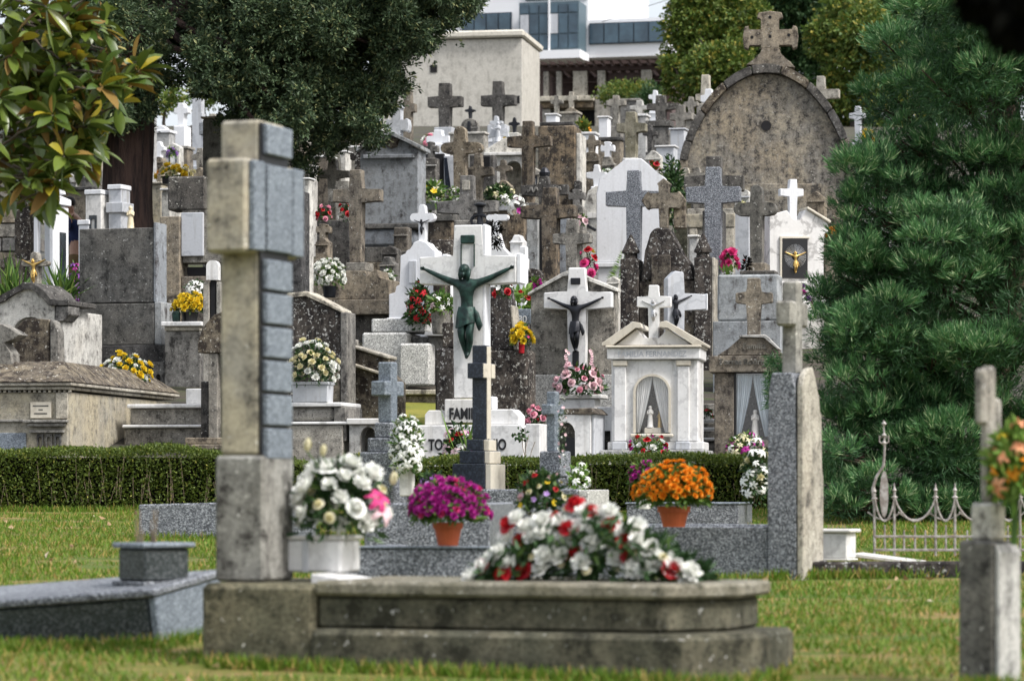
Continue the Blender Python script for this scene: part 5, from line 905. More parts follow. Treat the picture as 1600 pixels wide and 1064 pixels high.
# white marble shrine with gold Christ
t = T('gold_christ_shrine', 'veined white marble shrine with a golden Christ on a black panel', 'shrine', 1245, 37, 10)
t.part('body', 'veined_marble', ('p', [(1198, 440), (1198, 338), (1226, 330), (1236, 346), (1248, 346), (1256, 328), (1291, 349), (1291, 364), (1284, 364), (1284, 440)], -.1, .2)); t.part('roof_edge', 'cream_marble', ('p', [(1256, 327.6), (1257, 324), (1295, 346), (1293, 350)], -.14, .24)); t.part('panel', 'black', B(1217, 1258, 374, 436, -.125, -.101)); t.part('panel_frame', 'cream_marble', ('p', [(1214, 439), (1214, 371), (1261, 371), (1261, 374), (1217, 374), (1217, 439)], -.13, -.101), bev=.003)
christ(t, 1238, 395, 428, -.13, 'gold'); bm = bmesh.new()
for i in range(16):
    a = 2*math.pi*i/16; c, s_ = math.cos(a), math.sin(a)
    for q_ in (-.12, 0, .12):
        c, s_ = math.cos(a+q_), math.sin(a+q_); tube(bm, [Vector((t.X(1238+6*c), -.128, t.Z(402-6*s_))), Vector((t.X(1238+17*c), -.128, t.Z(402-19*s_)))], .0035, 4)
link('rays', mesh_bm(bm, 'r'), 'silver', t.o)
t.part('base', 'veined_marble', B(1190, 1296, 441, 490, -.16, .25)); t.part('plinth', 'weathered_white', B(1186, 1298, 490.5, None, -.2, .3)); t.part('cross', 'white_paint', cross(1238, 11, 281, 346, 1217, 1254, 296, 307, -.05, .05, 'plain'), bev=.006)
bouquet('purple_wreath', 'purple daisies curving over the white marble shrine base', 1246, 474, 35.9, 44, 30, [('petal_purple', 'mum', .035, 14), ('petal_magenta', 'mum', .032, 8)], None, 'leaf_dark')
block('stone_retaining', 'brown rubble wall between the gold Christ shrine and the pine', 'wall', 1290, 1345, 400, 39, 'brown_stone', None)
for x, y in ((1313, 441), (1313, 462)):
    t = T('grave_lamp', 'round frosted grave lamp on the rubble wall, %s of two' % ('upper' if y < 450 else 'lower'), 'lamp', x, 38.2, 0, base=y+4); t.part('globe', 'ceramic', ('l', x, [(y+3, 2), (y+1, 4), (y-1, 4.4), (y-3, 3), (y-4, 1)], 0, 12)); t.part('bracket', 'bronze_black', ('b', x-1, x+1, y+3, y+5, 0, .5), bev=.001)
# ================================================================ big arched chapel front
t = T('arched_chapel', 'large pitted stone chapel front with a round arch and a splayed cross', 'chapel', 1200, 49, -4)
ac = arc(1197, 252, 122, 150, 0, 180, 26)
apex = [(1197+122*math.cos(R(a)), 254-136*math.sin(R(a))**1.45) for a in [180*i/26 for i in range(27)]]
t.part('wall', 'chapel_stone', ('p', [(1319, 760)]+[(x, y) for x, y in apex]+[(1075, 760)], -.2, .3), bev=.01)
N_ = 9; outer = lambda a: (1197+134*math.cos(a), 252-148*max(math.sin(a), 0)**1.45); inner = lambda a: (1197+122.5*math.cos(a), 254-136.5*max(math.sin(a), 0)**1.45)
for i in range(N_):
    a0, a1 = math.pi*i/N_+.004, math.pi*(i+1)/N_-.004; pts = [outer(a0+(a1-a0)*j/4) for j in range(5)]+[inner(a1-(a1-a0)*j/4) for j in range(5)]
    t.part('arch_stone', 'dark_stone' if i % 3 else 'lichen_brown', ('p', pts, -.34+.01*(i % 3), .32), bev=.015)
t.part('jamb', 'brown_stone', B(1061, 1075, 252.5, None, -.3, .3)); t.part('jamb', 'brown_stone', B(1320, 1333, 252.5, None, -.3, .3)); t.part('oculus', 'void', ('p', arc(1197, 199, 8, 8, 0, 337, 15), -.215, -.2005), bev=0)
t.part('stone_band', 'chapel_stone', B(1112, 1282, 290, 400, -.245, -.2005))
t.part('cross_foot', 'brown_stone', ('p', [(1166, 103), (1176, 96), (1188, 86), (1190, 78), (1217, 78), (1220, 88), (1234, 99), (1242, 108)], -.14, .14)); t.part('cross', 'brown_stone', cross(1203, 26, 19, 77.6, 1163, 1245, 49, 71, -.1, .1, 'flare'), bev=.015)
for (x, y) in ((1203, 59), (1203, 29), (1175, 60), (1232, 57)): t.part('cross_hole', 'void', ('p', arc(x, y, 2.6, 2.6, 0, 315, 7), -.105, -.1005), bev=0)
# ================================================================ upper slope
UP = [('plain grey cross peeping over the left shoulder of the chapel', 1103, 12, 118, 165, 1088, 1122, 148, 158, 62, 'pale_stone'), ('white broken cross at the left shoulder of the chapel', 1108, 10, 140, 180, 1096, 1118, 150, 160, 58, 'white_paint'),
      ('grey cross beyond the right shoulder of the chapel', 1283, 12, 120, 175, 1262, 1311, 141, 155, 60, 'pale_stone'), ('thin grey cross at the right of the chapel arch', 1341, 8, 167, 225, 1328, 1352, 178, 186, 56, 'grey_marble'),
      ('dark clustered cross on the skyline above the octagonal tomb', 1033, 14, 150, 195, 1012, 1062, 163, 172, 64, 'dark_stone'), ('slim grey cross left of the greenish weathered cross', 963, 9, 150, 200, 948, 978, 158, 166, 66, 'grey_stone'),
      ('white pillar cross at the right edge of the pergola', 1000, 9, 158, 205, 985, 1016, 166, 172, 68, 'weathered_white'), ('brown flat cross in front of the green trees left of the chapel', 1064, 12, 165, 210, 1048, 1082, 178, 188, 57, 'grey_stone'),
      ('small white cross on a scrolled base beside the tree trunk', 285, 9, 162, 200, 274, 297, 170, 178, 58, 'white_paint'), ('tall pale grey column cross right of the tree trunk', 310, 14, 155, 262, 302, 319, 178, 192, 56, 'grey_marble')]
for (lb, cx, w_, top, bot, a0, a1, y0, y1, d, mt) in UP: cross_t(lb, cx, w_, top, bot, a0, a1, y0, y1, d, mt, 'plain', (cx-w_, cx+w_, bot-2), mt, .09)
BL_ = [('white tomb with sloping roof, right of the tree trunk', 247, 270, 210, 57, 'weathered_white', 5, 'white_paint'), ('bluish block with white edge beside the tall foreground cross head', 318, 338, 213, 55, 'grey_marble', 20, 'stained_blue'), ('slim white pillar right against the tree trunk', 233, 240, 172, 48, 'weathered_white', 3, 'white_marble'),
       ('cream narrow tomb right of the trunk with a reddish side', 241, 258, 290, 45, 'cream_concrete', 4, 'pale_stone'), ('white ledge tomb below the yellow trough flowers', 258, 272, 300, 44, 'weathered_white', 4, 'white_marble'), ('brown shrine with small grey window right of the tree trunk', 278, 298, 235, 54, 'brown_stone', 5, 'pale_stone'),
       ('brown stone family vault left of the greenish cross', 924, 972, 222, 60, 'brown_stone', 6, 'dark_stone'), ('dark-topped grey vault right of the greenish cross', 1014, 1048, 200, 58, 'grey_stone', 10, 'dark_stone'), ('pale wedge headstone touching the chapel left edge', 1050, 1072, 205, 56, 'grey_marble', 3, 'grey_marble'),
       ('low bluish-white slab right of the greenish cross', 1028, 1056, 232, 54.5, 'grey_marble', 3, 'white_marble'), ('white square headstone with a dark hole on the upper slope', 938, 952, 186, 65, 'white_paint', 3, 'white_marble'), ('white stepped headstone beside the ochre block', 912, 932, 212, 57, 'white_paint', 4, 'white_marble'),
       ('smaller white headstone below the stepped one beside the ochre block', 910, 924, 232, 54, 'white_paint', 3, 'weathered_white'), ('grey vault under the pergola terrace', 956, 1000, 160, 70, 'grey_stone', 4, 'pale_stone'), ('small white headstone above the ochre block', 856, 872, 182, 62, 'white_paint', 3, 'white_marble'),
       ('brownish tomb beside the first small headstones above the ochre block', 876, 905, 180, 68, 'grey_stone', 4, 'pale_stone'), ('white vault between skyline crosses above the octagonal tomb', 985, 1012, 184, 61, 'weathered_white', 4, 'white_marble'), ('dim grey wall tomb behind the white arched tomb', 706, 760, 212, 58, 'pale_stone', 4, 'weathered_white'),
       ('grey-brown slab above the round pompoms', 455, 480, 225, 52, 'brown_stone', 3, 'pale_stone'), ('grey wall block on the slope left of the tree trunk', 100, 152, 250, 50, 'dark_stone', 5, 'grey_stone'), ('white edged column left of the tree trunk', 138, 157, 215, 46, 'cream_concrete', 5, 'white_marble'),
       ('brown lintel block left of the tree trunk', 92, 150, 300, 44, 'brown_stone', 6, 'dark_stone'), ('small cream lit wall right of the gold Christ shrine', 1335, 1372, 232, 52, 'cream_concrete', 4, 'pale_stone'), ('white tomb glimpsed between chapel and pine', 1350, 1392, 258, 48, 'dirty_marble', 4, 'white_marble')]
for (lb, x0, x1, y0, d, mt, cap, cm) in BL_: block('grave_block', lb, 'tomb', x0, x1, y0, d, mt, cap, cm)
def head(lb, x0, x1, y0, d, mt, top='gable', mc=None, niche=None, nm='headstone', yaw=-14):
    """small headstone or tomb front with a shaped top"""
    t = T(nm, lb, 'headstone' if nm == 'headstone' else 'tomb', (x0+x1)/2, d, yaw); m_ = (x0+x1)/2; w_ = x1-x0
    tops = {'gable': [(x0, y0+w_*.3), (m_, y0), (x1, y0+w_*.3)], 'round': list(reversed(arc(m_, y0+w_*.4, w_/2, w_*.4, 0, 180, 10))), 'step': [(x0, y0+w_*.4), (x0+w_*.25, y0+w_*.4), (x0+w_*.25, y0), (x1-w_*.25, y0), (x1-w_*.25, y0+w_*.4), (x1, y0+w_*.4)],
            'flat': [(x0, y0), (x1, y0)], 'ogee': [(x0, y0+w_*.35), (x0+w_*.2, y0+w_*.28), (x0+w_*.35, y0+w_*.05), (m_, y0), (x1-w_*.35, y0+w_*.05), (x1-w_*.2, y0+w_*.28), (x1, y0+w_*.35)]}[top]
    b_ = HY-(t.z0-.12)/t.k; t.part('slab', mt, ('p', [(x0, b_)]+tops+[(x1, b_)], -.09, .11), bev=.012)
    hh = y0+w_*.55; t.part('foot', mc or mt, B(x0-w_*.1, x1+w_*.1, hh+w_*1.2, None, -.2, .16)); t.part('moulding', mc or mt, B(x0-w_*.04, x1+w_*.04, hh, hh+2, -.115, -.091), bev=.004)
    if niche: t.part('niche', niche, archwall(m_-w_*.28, m_+w_*.28, hh+4, hh+w_*.9, m_-w_*.2, m_+w_*.2, hh+4+w_*.25, -.105, -.0905), bev=.002); t.part('plate', 'dark_glass' if niche != 'granite_navy' else 'white_marble', B(m_-w_*.19, m_+w_*.19, hh+w_*.35, hh+w_*.88, -.0925, -.0905), bev=.001)
    return t
HD = [('white gabled little tomb under the first yew branches', 580, 598, 216, 52, 'white_paint', 'gable', None, 'grey_marble'), ('mottled stepped headstone left of the winged cross', 549, 568, 224, 49.5, 'lichen_brown', 'step', None, None),
 ('low white rounded headstone at the foot of the left dark cross', 664, 690, 208, 62.5, 'weathered_white', 'round', None, 'grey_marble'), ('white gabled tomb at the foot of the right dark cross', 762, 790, 206, 62, 'white_paint', 'gable', 'grey_marble', None),
 ('dusky slab headstone between the two dark crosses', 722, 748, 186, 66, 'grey_stone', 'round', None, None), ('brown gabled tomb under the rounded worn cross', 700, 738, 286, 44.5, 'brown_stone', 'gable', 'grey_stone', None),
 ('black weathered headstone left of the winged tomb base', 550, 572, 262, 45.3, 'lichen_dark', 'ogee', None, None), ('dark slab with pale frame between grey gable tomb and rounded cross', 664, 684, 248, 45.5, 'dark_stone', 'flat', 'weathered_white', None),
 ('grey low headstone directly left of the stepped white cross tomb', 596, 620, 402, 38.6, 'grey_stone', 'step', None, None), ('stained brown block between stepped cross base and white tomb', 618, 640, 356, 40.5, 'brown_stone', 'flat', 'grey_stone', None),
 ('white tomb corner peeping right of the small bell-shaped monument', 800, 820, 368, 36.6, 'white_marble', 'step', None, None), ('ash grey headstone right of the heavy lichen cross', 890, 914, 320, 40.6, 'grey_stone', 'round', None, None),
 ('brown ogee headstone left of the tall reddish cross', 776, 800, 282, 44.2, 'brown_stone', 'ogee', None, None), ('cream niche tomb behind the pink and white bloom', 826, 846, 262, 45.8, 'pale_stone', 'gable', None, 'granite_navy'),
 ('lichen headstone left of the octagonal tomb top', 912, 938, 238, 48.5, 'lichen_brown', 'round', None, None), ('grey twin-step headstone below the brown vault', 938, 962, 246, 50.5, 'grey_stone', 'step', None, 'dark_glass'),
 ('pale headstone between greenish cross and chapel', 1010, 1034, 236, 52, 'weathered_white', 'ogee', None, 'grey_marble'), ('dark headstone with pale cap right of the octagonal tomb', 1040, 1064, 262, 47, 'dark_stone', 'gable', 'pale_stone', None),
 ('mossy headstone at the foot of the chapel left jamb', 1060, 1084, 300, 45.4, 'mossy_stone', 'round', None, None), ('grey gabled headstone before the chapel wall, left', 1084, 1112, 290, 44.6, 'grey_stone', 'gable', None, None),
 ('white small headstone before the chapel wall, centre', 1150, 1172, 296, 44, 'weathered_white', 'round', 'grey_marble', None), ('brown ogee headstone before the chapel wall, right', 1262, 1290, 300, 43, 'brown_stone', 'ogee', None, None),
 ('speckled headstone right of the gold Christ shrine', 1292, 1320, 340, 41, 'lichen_brown', 'step', None, None), ('low pale headstone beside the grave lamps', 1318, 1346, 400, 37.5, 'pale_stone', 'round', None, None),
 ('light grey tomb head above the yellow trough flowers', 262, 284, 224, 52.5, 'weathered_white', 'gable', None, 'granite_navy'), ('narrow brown headstone between trunk and trough flowers', 243, 258, 246, 50, 'brown_stone', 'round', None, None),
 ('tiny white gable tomb on the slope under the yellow-green shrub', 246, 262, 196, 64, 'white_paint', 'gable', None, None), ('grey headstone on the slope right of the white base cross', 296, 312, 196, 62, 'grey_stone', 'round', None, None),
 ('weathered headstone half hidden by the tall pale column cross', 322, 346, 178, 66, 'pale_stone', 'ogee', None, None), ('brown tomb front behind the niche block', 300, 330, 262, 47, 'brown_stone', 'gable', None, 'dark_glass'),
 ('grey rounded headstone just left of the thick trunk', 136, 158, 262, 44.8, 'grey_stone', 'round', None, None), ('white-washed gable tomb behind the glass shrine', 92, 124, 268, 46, 'weathered_white', 'gable', 'grey_stone', None),
 ('low lichen headstone behind the strap leaves at the far left', 4, 32, 402, 39.5, 'lichen_brown', 'round', None, None), ('brown headstone behind the round pompoms', 496, 516, 372, 39, 'brown_stone', 'ogee', None, None),
 ('dark headstone behind the stepped stone base, right side', 600, 624, 384, 40.2, 'dark_stone', 'gable', None, None), ('white headstone corner right of the stepped white cross tomb', 690, 706, 398, 36.2, 'white_paint', 'step', None, None),
 ('grey lichen headstone behind the red gladioli', 680, 700, 430, 35.2, 'lichen_brown', 'round', None, None), ('blackened headstone right of the white cross arm edge', 824, 846, 420, 34.2, 'lichen_dark', 'round', None, None),
 ('pale small headstone between the gable crucifix tomb and gothic spire', 950, 970, 432, 36.4, 'weathered_white', 'gable', None, None), ('brown slab right of the eroded pedestal', 1222, 1240, 470, 34.8, 'brown_stone', 'flat', None, None),
 ('faint grey headstone under the terrace, left pier', 862, 878, 176, 72, 'grey_stone', 'round', None, None), ('dull brown headstone under the terrace, right pier', 884, 902, 168, 74, 'brown_stone', 'gable', None, None), ('white square headstone far up by the climbing greenery', 1016, 1032, 168, 69, 'white_paint', 'flat', None, None),
 ('soft grey gable headstone far up below the autumn trees', 1070, 1090, 176, 60, 'grey_stone', 'gable', None, None)]
for r_ in HD: head(*r_)
XC = [('white narrow cross on the little gabled tomb under the yew', 589, 5, 192, 220, 580, 598, 200, 206, 52, 'white_paint'), ('small black iron cross above the dusky slab between two dark crosses', 735, 3, 166, 190, 727, 743, 172, 175, 66, 'bronze_black'), ('thin pale cross rising from the gabled tomb at the right dark cross', 776, 5, 182, 210, 766, 786, 190, 195, 61.5, 'grey_marble'),
 ('grey short cross above the ash grey headstone', 902, 9, 296, 324, 890, 914, 303, 311, 40.7, 'grey_stone'), ('worn cross left of the octagonal tomb, over the lichen headstone', 925, 8, 212, 242, 913, 938, 220, 228, 48.6, 'brown_stone'), ('white stubby cross above the twin-step headstone', 950, 7, 222, 250, 940, 960, 229, 236, 50.6, 'white_paint'),
 ('dark thin cross between greenish cross and skyline cluster', 1016, 6, 196, 238, 1005, 1027, 206, 212, 55, 'dark_stone'), ('pale flared cross at the chapel left jamb', 1072, 9, 262, 304, 1058, 1086, 272, 281, 45.5, 'pale_stone'), ('grey worn cross before the chapel, left of the granite cross', 1090, 9, 262, 294, 1077, 1103, 271, 279, 44.8, 'grey_stone'),
 ('brown small cross above the headstone right of the gold Christ shrine', 1305, 8, 312, 344, 1293, 1317, 320, 328, 41.2, 'brown_stone'), ('white cross tip between the trunk and trough flowers', 250, 6, 222, 250, 242, 259, 230, 236, 50.2, 'white_paint'), ('grey stone cross over the brown tomb front behind the niche block', 314, 9, 232, 268, 301, 327, 242, 250, 47.2, 'grey_stone'),
 ('dim cross over the rounded headstone left of the trunk', 147, 8, 232, 266, 136, 159, 241, 249, 45, 'grey_stone'), ('dark lichen cross over the headstone left of the winged tomb', 561, 8, 232, 266, 549, 573, 241, 249, 45.6, 'lichen_dark'), ('slim brown cross left of the tall reddish cross', 787, 8, 250, 286, 775, 800, 260, 268, 44.4, 'brown_stone'),
 ('small grey cross over the dark frame slab', 674, 7, 222, 252, 664, 685, 230, 237, 45.7, 'grey_stone'), ('faint far cross under the pergola beam, left', 870, 6, 150, 180, 861, 880, 157, 163, 72.5, 'grey_stone'), ('faint far cross under the pergola beam, right', 893, 6, 144, 172, 884, 903, 151, 157, 74.5, 'pale_stone'),
 ('white far cross just left of the autumn trees', 1024, 6, 142, 172, 1014, 1034, 149, 155, 69.5, 'white_paint'), ('grey far cross below the round green tree', 1080, 7, 152, 180, 1069, 1091, 160, 167, 60.5, 'grey_stone'), ('brown cross above the brown headstone behind the pompoms', 506, 8, 350, 376, 496, 517, 356, 363, 39.2, 'brown_stone'),
 ('small white cross above the low pale headstone by the lamps', 1332, 7, 376, 404, 1322, 1343, 383, 389, 37.6, 'weathered_white')]
for (lb, cx, w_, top, bot, a0, a1, y0, y1, d, mt) in XC: cross_t(lb, cx, w_, top, bot, a0, a1, y0, y1, d, mt, random.choice(['plain', 'round', 'flare']) if w_ > 6 else 'plain', (cx-w_*.8, cx+w_*.8, bot), mt, .06)
FL = [('rose and white posy on the low white rounded headstone', 668, 226, 61, 16, 12, [('petal_pink', 'rose', .07, 4), ('petal_white', 'mum', .06, 4)]), ('tiny yellow posy at the foot of the right dark cross', 795, 222, 60.5, 14, 12, [('petal_yellow', 'mum', .06, 5)]), ('white posy below the twin-step headstone', 948, 282, 49, 20, 16, [('petal_white', 'mum', .06, 8)]),
 ('red posy before the pale ogee headstone', 1022, 268, 50.5, 16, 14, [('petal_red', 'rose', .06, 5)]), ('cream posy before the chapel wall', 1162, 332, 43, 20, 14, [('petal_cream', 'mum', .05, 8)]), ('orange posy beside the speckled headstone by the shrine', 1302, 372, 40.2, 20, 16, [('petal_orange', 'mum', .045, 8)]),
 ('white posy at the foot of the brown gabled tomb', 726, 330, 42, 20, 14, [('petal_white', 'mum', .05, 8)]), ('pink posy before the ash grey headstone', 906, 352, 40, 20, 14, [('petal_palepink', 'rose', .05, 7)]), ('white posy low behind the tall reddish cross', 788, 318, 43, 18, 14, [('petal_white', 'lily', .05, 6)]),
 ('violet posy on the slope right of the trunk', 268, 244, 51.5, 14, 12, [('petal_violet', 'mum', .05, 5)]), ('white posy in front of the stepped headstone by the white tomb', 606, 440, 37.8, 20, 16, [('petal_white', 'mum', .045, 8)]), ('magenta posy beside the blackened headstone', 838, 452, 33.6, 16, 14, [('petal_magenta', 'mum', .04, 6)])]
for (lb, x, y, d, w_, h_, sp) in FL: bouquet('posy', lb, x, y, d, w_, h_, sp, None, 'leaf_mid', 'little posies on the upper graves', leafl=.07)
t = T('leaning_marble_cross', 'pale leaning marble post glimpsed through the pine', 'cross', 1412, 31, 0, base=330); bm = bmesh.new(); prism(bm, [(-.05, -.3), (.04, -.3), (.14, .42), (.04, .46)], -.05, .05, .01); link('post', mesh_bm(bm, 'p'), 'dirty_marble', t.o)
bouquet('yellow_trough', 'yellow and cream flowers in a black trough right of the tree trunk', 274, 288, 43, 58, 30, [('petal_yellow', 'mum', .06, 12), ('petal_cream', 'mum', .055, 8), ('petal_orange', 'small', .05, 3)], ('box', 40, 12, 'black'), 'leaf_mid')
bouquet('yellow_bloom', 'single yellow bloom cluster at the right of the chapel arch', 1356, 220, 55, 16, 16, [('petal_yellow', 'mum', .07, 5)], None, 'leaf_mid')
bouquet('ivy_clump', 'dark ivy clump with pale blossoms left of the chapel jamb', 1050, 325, 44, 44, 82, [('petal_cream', 'small', .05, 5)], None, 'leaf_dark', under=.8, nleaf=14, leafl=.09, cat='plant')
bouquet('orange_bush', 'small rusty orange bush on the upper slope beside the ochre block', 910, 212, 63, 26, 24, [('petal_orange', 'small', .06, 5)], None, 'far_leaf', nleaf=6, leafl=.1, cat='plant')
# ---------------------------------------------------------------- visitor in blue
t = T('person', 'person in a navy jacket and brown trousers bending over a grave behind the shrine', 'person', 116, 41.5, 0, base=455)
k = 41.5/F
def Q(x, y, dy=0): return ((x-116)*k, dy, (455-y)*k)
pp = [(*Q(121, 392), .10, .11), (*Q(122, 372), .11, .12), (*Q(120, 352), .13, .12), (*Q(116, 340), .11, .10), (*Q(112, 333), .045), (*Q(108, 326, -.03), .065, .075), (*Q(106, 319, -.03), .06, .065),
      (*Q(109, 345, -.14), .05), (*Q(105, 362, -.2), .042), (*Q(99, 366, -.32), .03), (*Q(97, 367, -.36), .028, .014),
      (*Q(123, 345, .13), .05), (*Q(114, 364, .1), .042), (*Q(103, 370, -.02), .03), (*Q(100, 371, -.06), .028, .014),
      (*Q(119, 405, -.08), .085), (*Q(117, 430, -.1), .06), (*Q(119, 466, -.06), .042), (*Q(115, 470, -.14), .04, .03),
      (*Q(124, 405, .08), .085), (*Q(124, 432, .06), .06), (*Q(126, 466, .1), .042), (*Q(122, 470, .02), .04, .03)]
ee = [(0,1),(1,2),(2,3),(3,4),(4,5),(5,6),(3,7),(7,8),(8,9),(9,10),(3,11),(11,12),(12,13),(13,14),(0,15),(15,16),(16,17),(17,18),(0,19),(19,20),(20,21),(21,22)]
for h in (10, 14):
    hx, hy, hz_ = pp[h][:3]
    for i, a in enumerate((-.03, -.01, .01, .03)): j = len(pp); pp.append((hx-.035, hy+a, hz_-.03, .0085)); pp.append((hx-.05, hy+a*1.1, hz_-.065+.008*abs(i-1.5), .007)); ee += [(h, j), (j, j+1)]
    j = len(pp); pp.append((hx+.01, hy-.035, hz_-.04, .009)); ee.append((h, j))
body = link('body', skinned(pp, ee), 'skin', t.o, True)
jk = pp[:4]+[pp[7], pp[8], pp[9], pp[11], pp[12], pp[13]]; jk = [(*p[:3], p[3]+.016, (p[4] if len(p) > 4 else p[3])+.016) for p in jk]
link('jacket', skinned(jk, [(0,1),(1,2),(2,3),(3,4),(4,5),(5,6),(3,7),(7,8),(8,9)]), 'navy_cloth', body, True)
tr = [pp[0], pp[15], pp[16], pp[17], pp[19], pp[20], pp[21]]; tr = [(*p[:3], p[3]+.014, (p[4] if len(p) > 4 else p[3])+.014) for p in tr]
link('trousers', skinned(tr, [(0,1),(1,2),(2,3),(0,4),(4,5),(5,6)]), 'khaki_cloth', body, True)
bm = bmesh.new(); hx, hy, hz_ = Q(107.5, 317.5, -.02); sphere_into(bm, (hx+.012, hy, hz_+.012), .078, .085, .075); link('hair', mesh_bm(bm, 'h'), 'hair', body, True)
block('rubble_grave', 'grey grave step where the person in navy stands', 'grave', 96, 140, 452, 42, 'grey_stone', None, dp=.5)
# ================================================================ buildings above the cemetery
t = T('beige_building', 'plain beige rendered building with a flat cornice above the cemetery', 'building', 720, 100, -10)
t.part('wall', 'beige_render', B(596, 816, 62, None, 0, 3.3), bev=.02); t.part('cornice', 'beige_render', B(592, 820, 50, 61, -.2, 3.5), bev=.05); t.part('vent', 'void', B(672, 683, 101, 113, -.02, -.001), bev=0); t.part('vent', 'void', B(803, 812, 152, 164, -.02, -.001), bev=0)
t.part('dark_line', 'cement_dark', B(596, 816, 61.3, 62.4, -.04, -.001), bev=0)  # thin dark line right below the cornice
t = T('office_building', 'white modern office building with ribbon windows and a glazed bay', 'building', 880, 150, -14)
t.part('wall', 'white_render', ('b', 700, 919, -60, 92, 0, 14), bev=0); t.part('right_wing', 'white_render', ('b', 919.3, 1042, 33, 92, .02, 14), bev=0); t.part('lower_wall', 'brick_far', ('b', 700, 1042, 92.3, None, 1, 14), bev=0)
t.part('parapet', 'white_render', ('b', 699, 920, -64, -60.3, -.4, 14), bev=0)
for (x0, x1, y0, y1, n) in [(722, 800, 17, 47, 4), (921, 1037, 39, 72, 5)]:
    t.part('window_band', 'window_frame', ('b', x0, x1, y0, y1, -.12, .1), bev=0)
    for i in range(n):
        a = x0+1.5+(x1-x0-1.5)*i/n; t.part('window', 'window_glass', ('b', a, a+(x1-x0)/n-2.5, y0+1.5, y1-1.5, -.16, -.121), bev=0)
t.part('bay', 'teal_frame', ('b', 824, 916, 11, 86, -1.6, -.01), bev=0)
for j, (y0, y1) in enumerate([(15, 28), (30, 60), (62, 83)]):
    for i in range(6): t.part('window', 'window_glass' if j != 1 or i % 3 else 'grey_marble', ('b', 826+15*i, 839+15*i, y0, y1, -1.66, -1.605), bev=0)
t.part('bay_post', 'white_render', ('b', 870, 872.5, 4, 98, -1.75, -1.665), bev=0); t.part('upper_window_band', 'window_frame', ('b', 822, 918, -16, 0, -.12, .1), bev=0); t.part('slab_edge', 'white_render', ('b', 820, 920, 87, 100, -1.9, -.01), bev=0)
t = T('pergola', 'dark timber pergola on stone piers over a terrace below the office building', 'pergola', 940, 120, -8)
t.part('beam', 'timber_dark', ('b', 846, 1040, 104, 111, -.1, .15), ('b', 846, 1040, 104, 111, 3, 3.25), bev=.01)
for i in range(14): t.part('rafter', 'timber_dark', ('p', [(850+14*i, 103.6), (846+14*i, 97), (857+14*i, 100), (857+14*i, 103.6)], -.6, 4), bev=0)
for x0, x1 in ((850, 858), (870, 878), (896, 918), (934, 946), (1002, 1018)): t.part('pier', 'pale_stone', ('b', x0, x1, 111.5, 152, -.15, .15), bev=.01)
t.part('back_wall', 'timber_dark', ('b', 846, 1036, 111.5, 160, 3.3, 3.5), bev=0); t.part('hanging_panel', 'brick_far', ('b', 948, 1000, 112, 124, .5, .6), bev=0)
t.part('terrace', 'pale_stone', ('b', 843, 930, 152.5, 160, -.6, 4), bev=.02); t.part('terrace_beam', 'ochre_stone', ('b', 848, 928, 160.5, 170, -.4, .2), bev=.02); t.part('recess', 'void', ('b', 850, 930, 170.5, 200, .3, .5), bev=0); t.part('lower_pier', 'pale_stone', ('b', 849, 862, 170.5, None, -.3, .2), ('b', 872, 880, 180, None, -.3, .2), ('b', 930, 1030, 150, None, -.2, .3), bev=.02)
t = T('brick_building', 'distant reddish brown building at the edge of the sky', 'building', 1080, 210, -10); t.part('wall', 'brick_far', ('b', 1060, 1130, -40, None, 0, 8), bev=0); t.part('window', 'grey_marble', ('b', 1082, 1092, -2, 12, -.1, -.01), bev=0)
t = T('overhead_cable', 'thin overhead cable crossing the white office wall', 'cable', 1000, 118, 0, base=60); bm = bmesh.new(); tube(bm, [Vector((t.X(940+14*i), 0, t.Z(34-4.6*i+.25*(i-5)**2*.2))) for i in range(14)], .012, 5); link('cable_strand', mesh_bm(bm, 'c'), 'cable', t.o)
# ================================================================ trees
def limb(bm, a, b, r0, r1, n=6, wob=.05):
    a, b = Vector(a), Vector(b); L = (b-a).length; pts = [a.lerp(b, i/n)+Vector((random.uniform(-1, 1), random.uniform(-1, 1), random.uniform(-1, 1)))*wob*L*math.sin(math.pi*i/n) for i in range(n+1)]
    tube(bm, pts, [r0+(r1-r0)*i/n for i in range(n+1)], 9); return pts
def blob_points(blobs, dens, seed, shell=.55, sub=0):
    rg = np.random.default_rng(seed); P = []; Nn = []
    for (c, r) in blobs:
        r = np.asarray(r, float) if np.ndim(r) else np.array([r]*3); n = int(dens*(r[0]*r[2]+r[0]*r[1]+r[1]*r[2])/3*4)
        D = rg.normal(size=(n, 3)); D /= np.linalg.norm(D, axis=1, keepdims=True); rr = shell+(1-shell)*rg.random((n, 1))**.6
        P.append(np.asarray(c)+D*rr*r*(1+.12*rg.normal(size=(n, 1)))); Nn.append(D)
    return np.concatenate(P), np.concatenate(Nn)
def sprays(P, Nn, k, L, spread, lift, seed):
    """k leaves fanned round each point"""
    rg = np.random.default_rng(seed); n = len(P); Pn = np.repeat(P, k, 0); D = np.repeat(Nn, k, 0)*1.+rg.normal(size=(n*k, 3))*spread; D[:, 2] += lift
    Pn = Pn+rg.normal(size=Pn.shape)*L*.35; return Pn, D
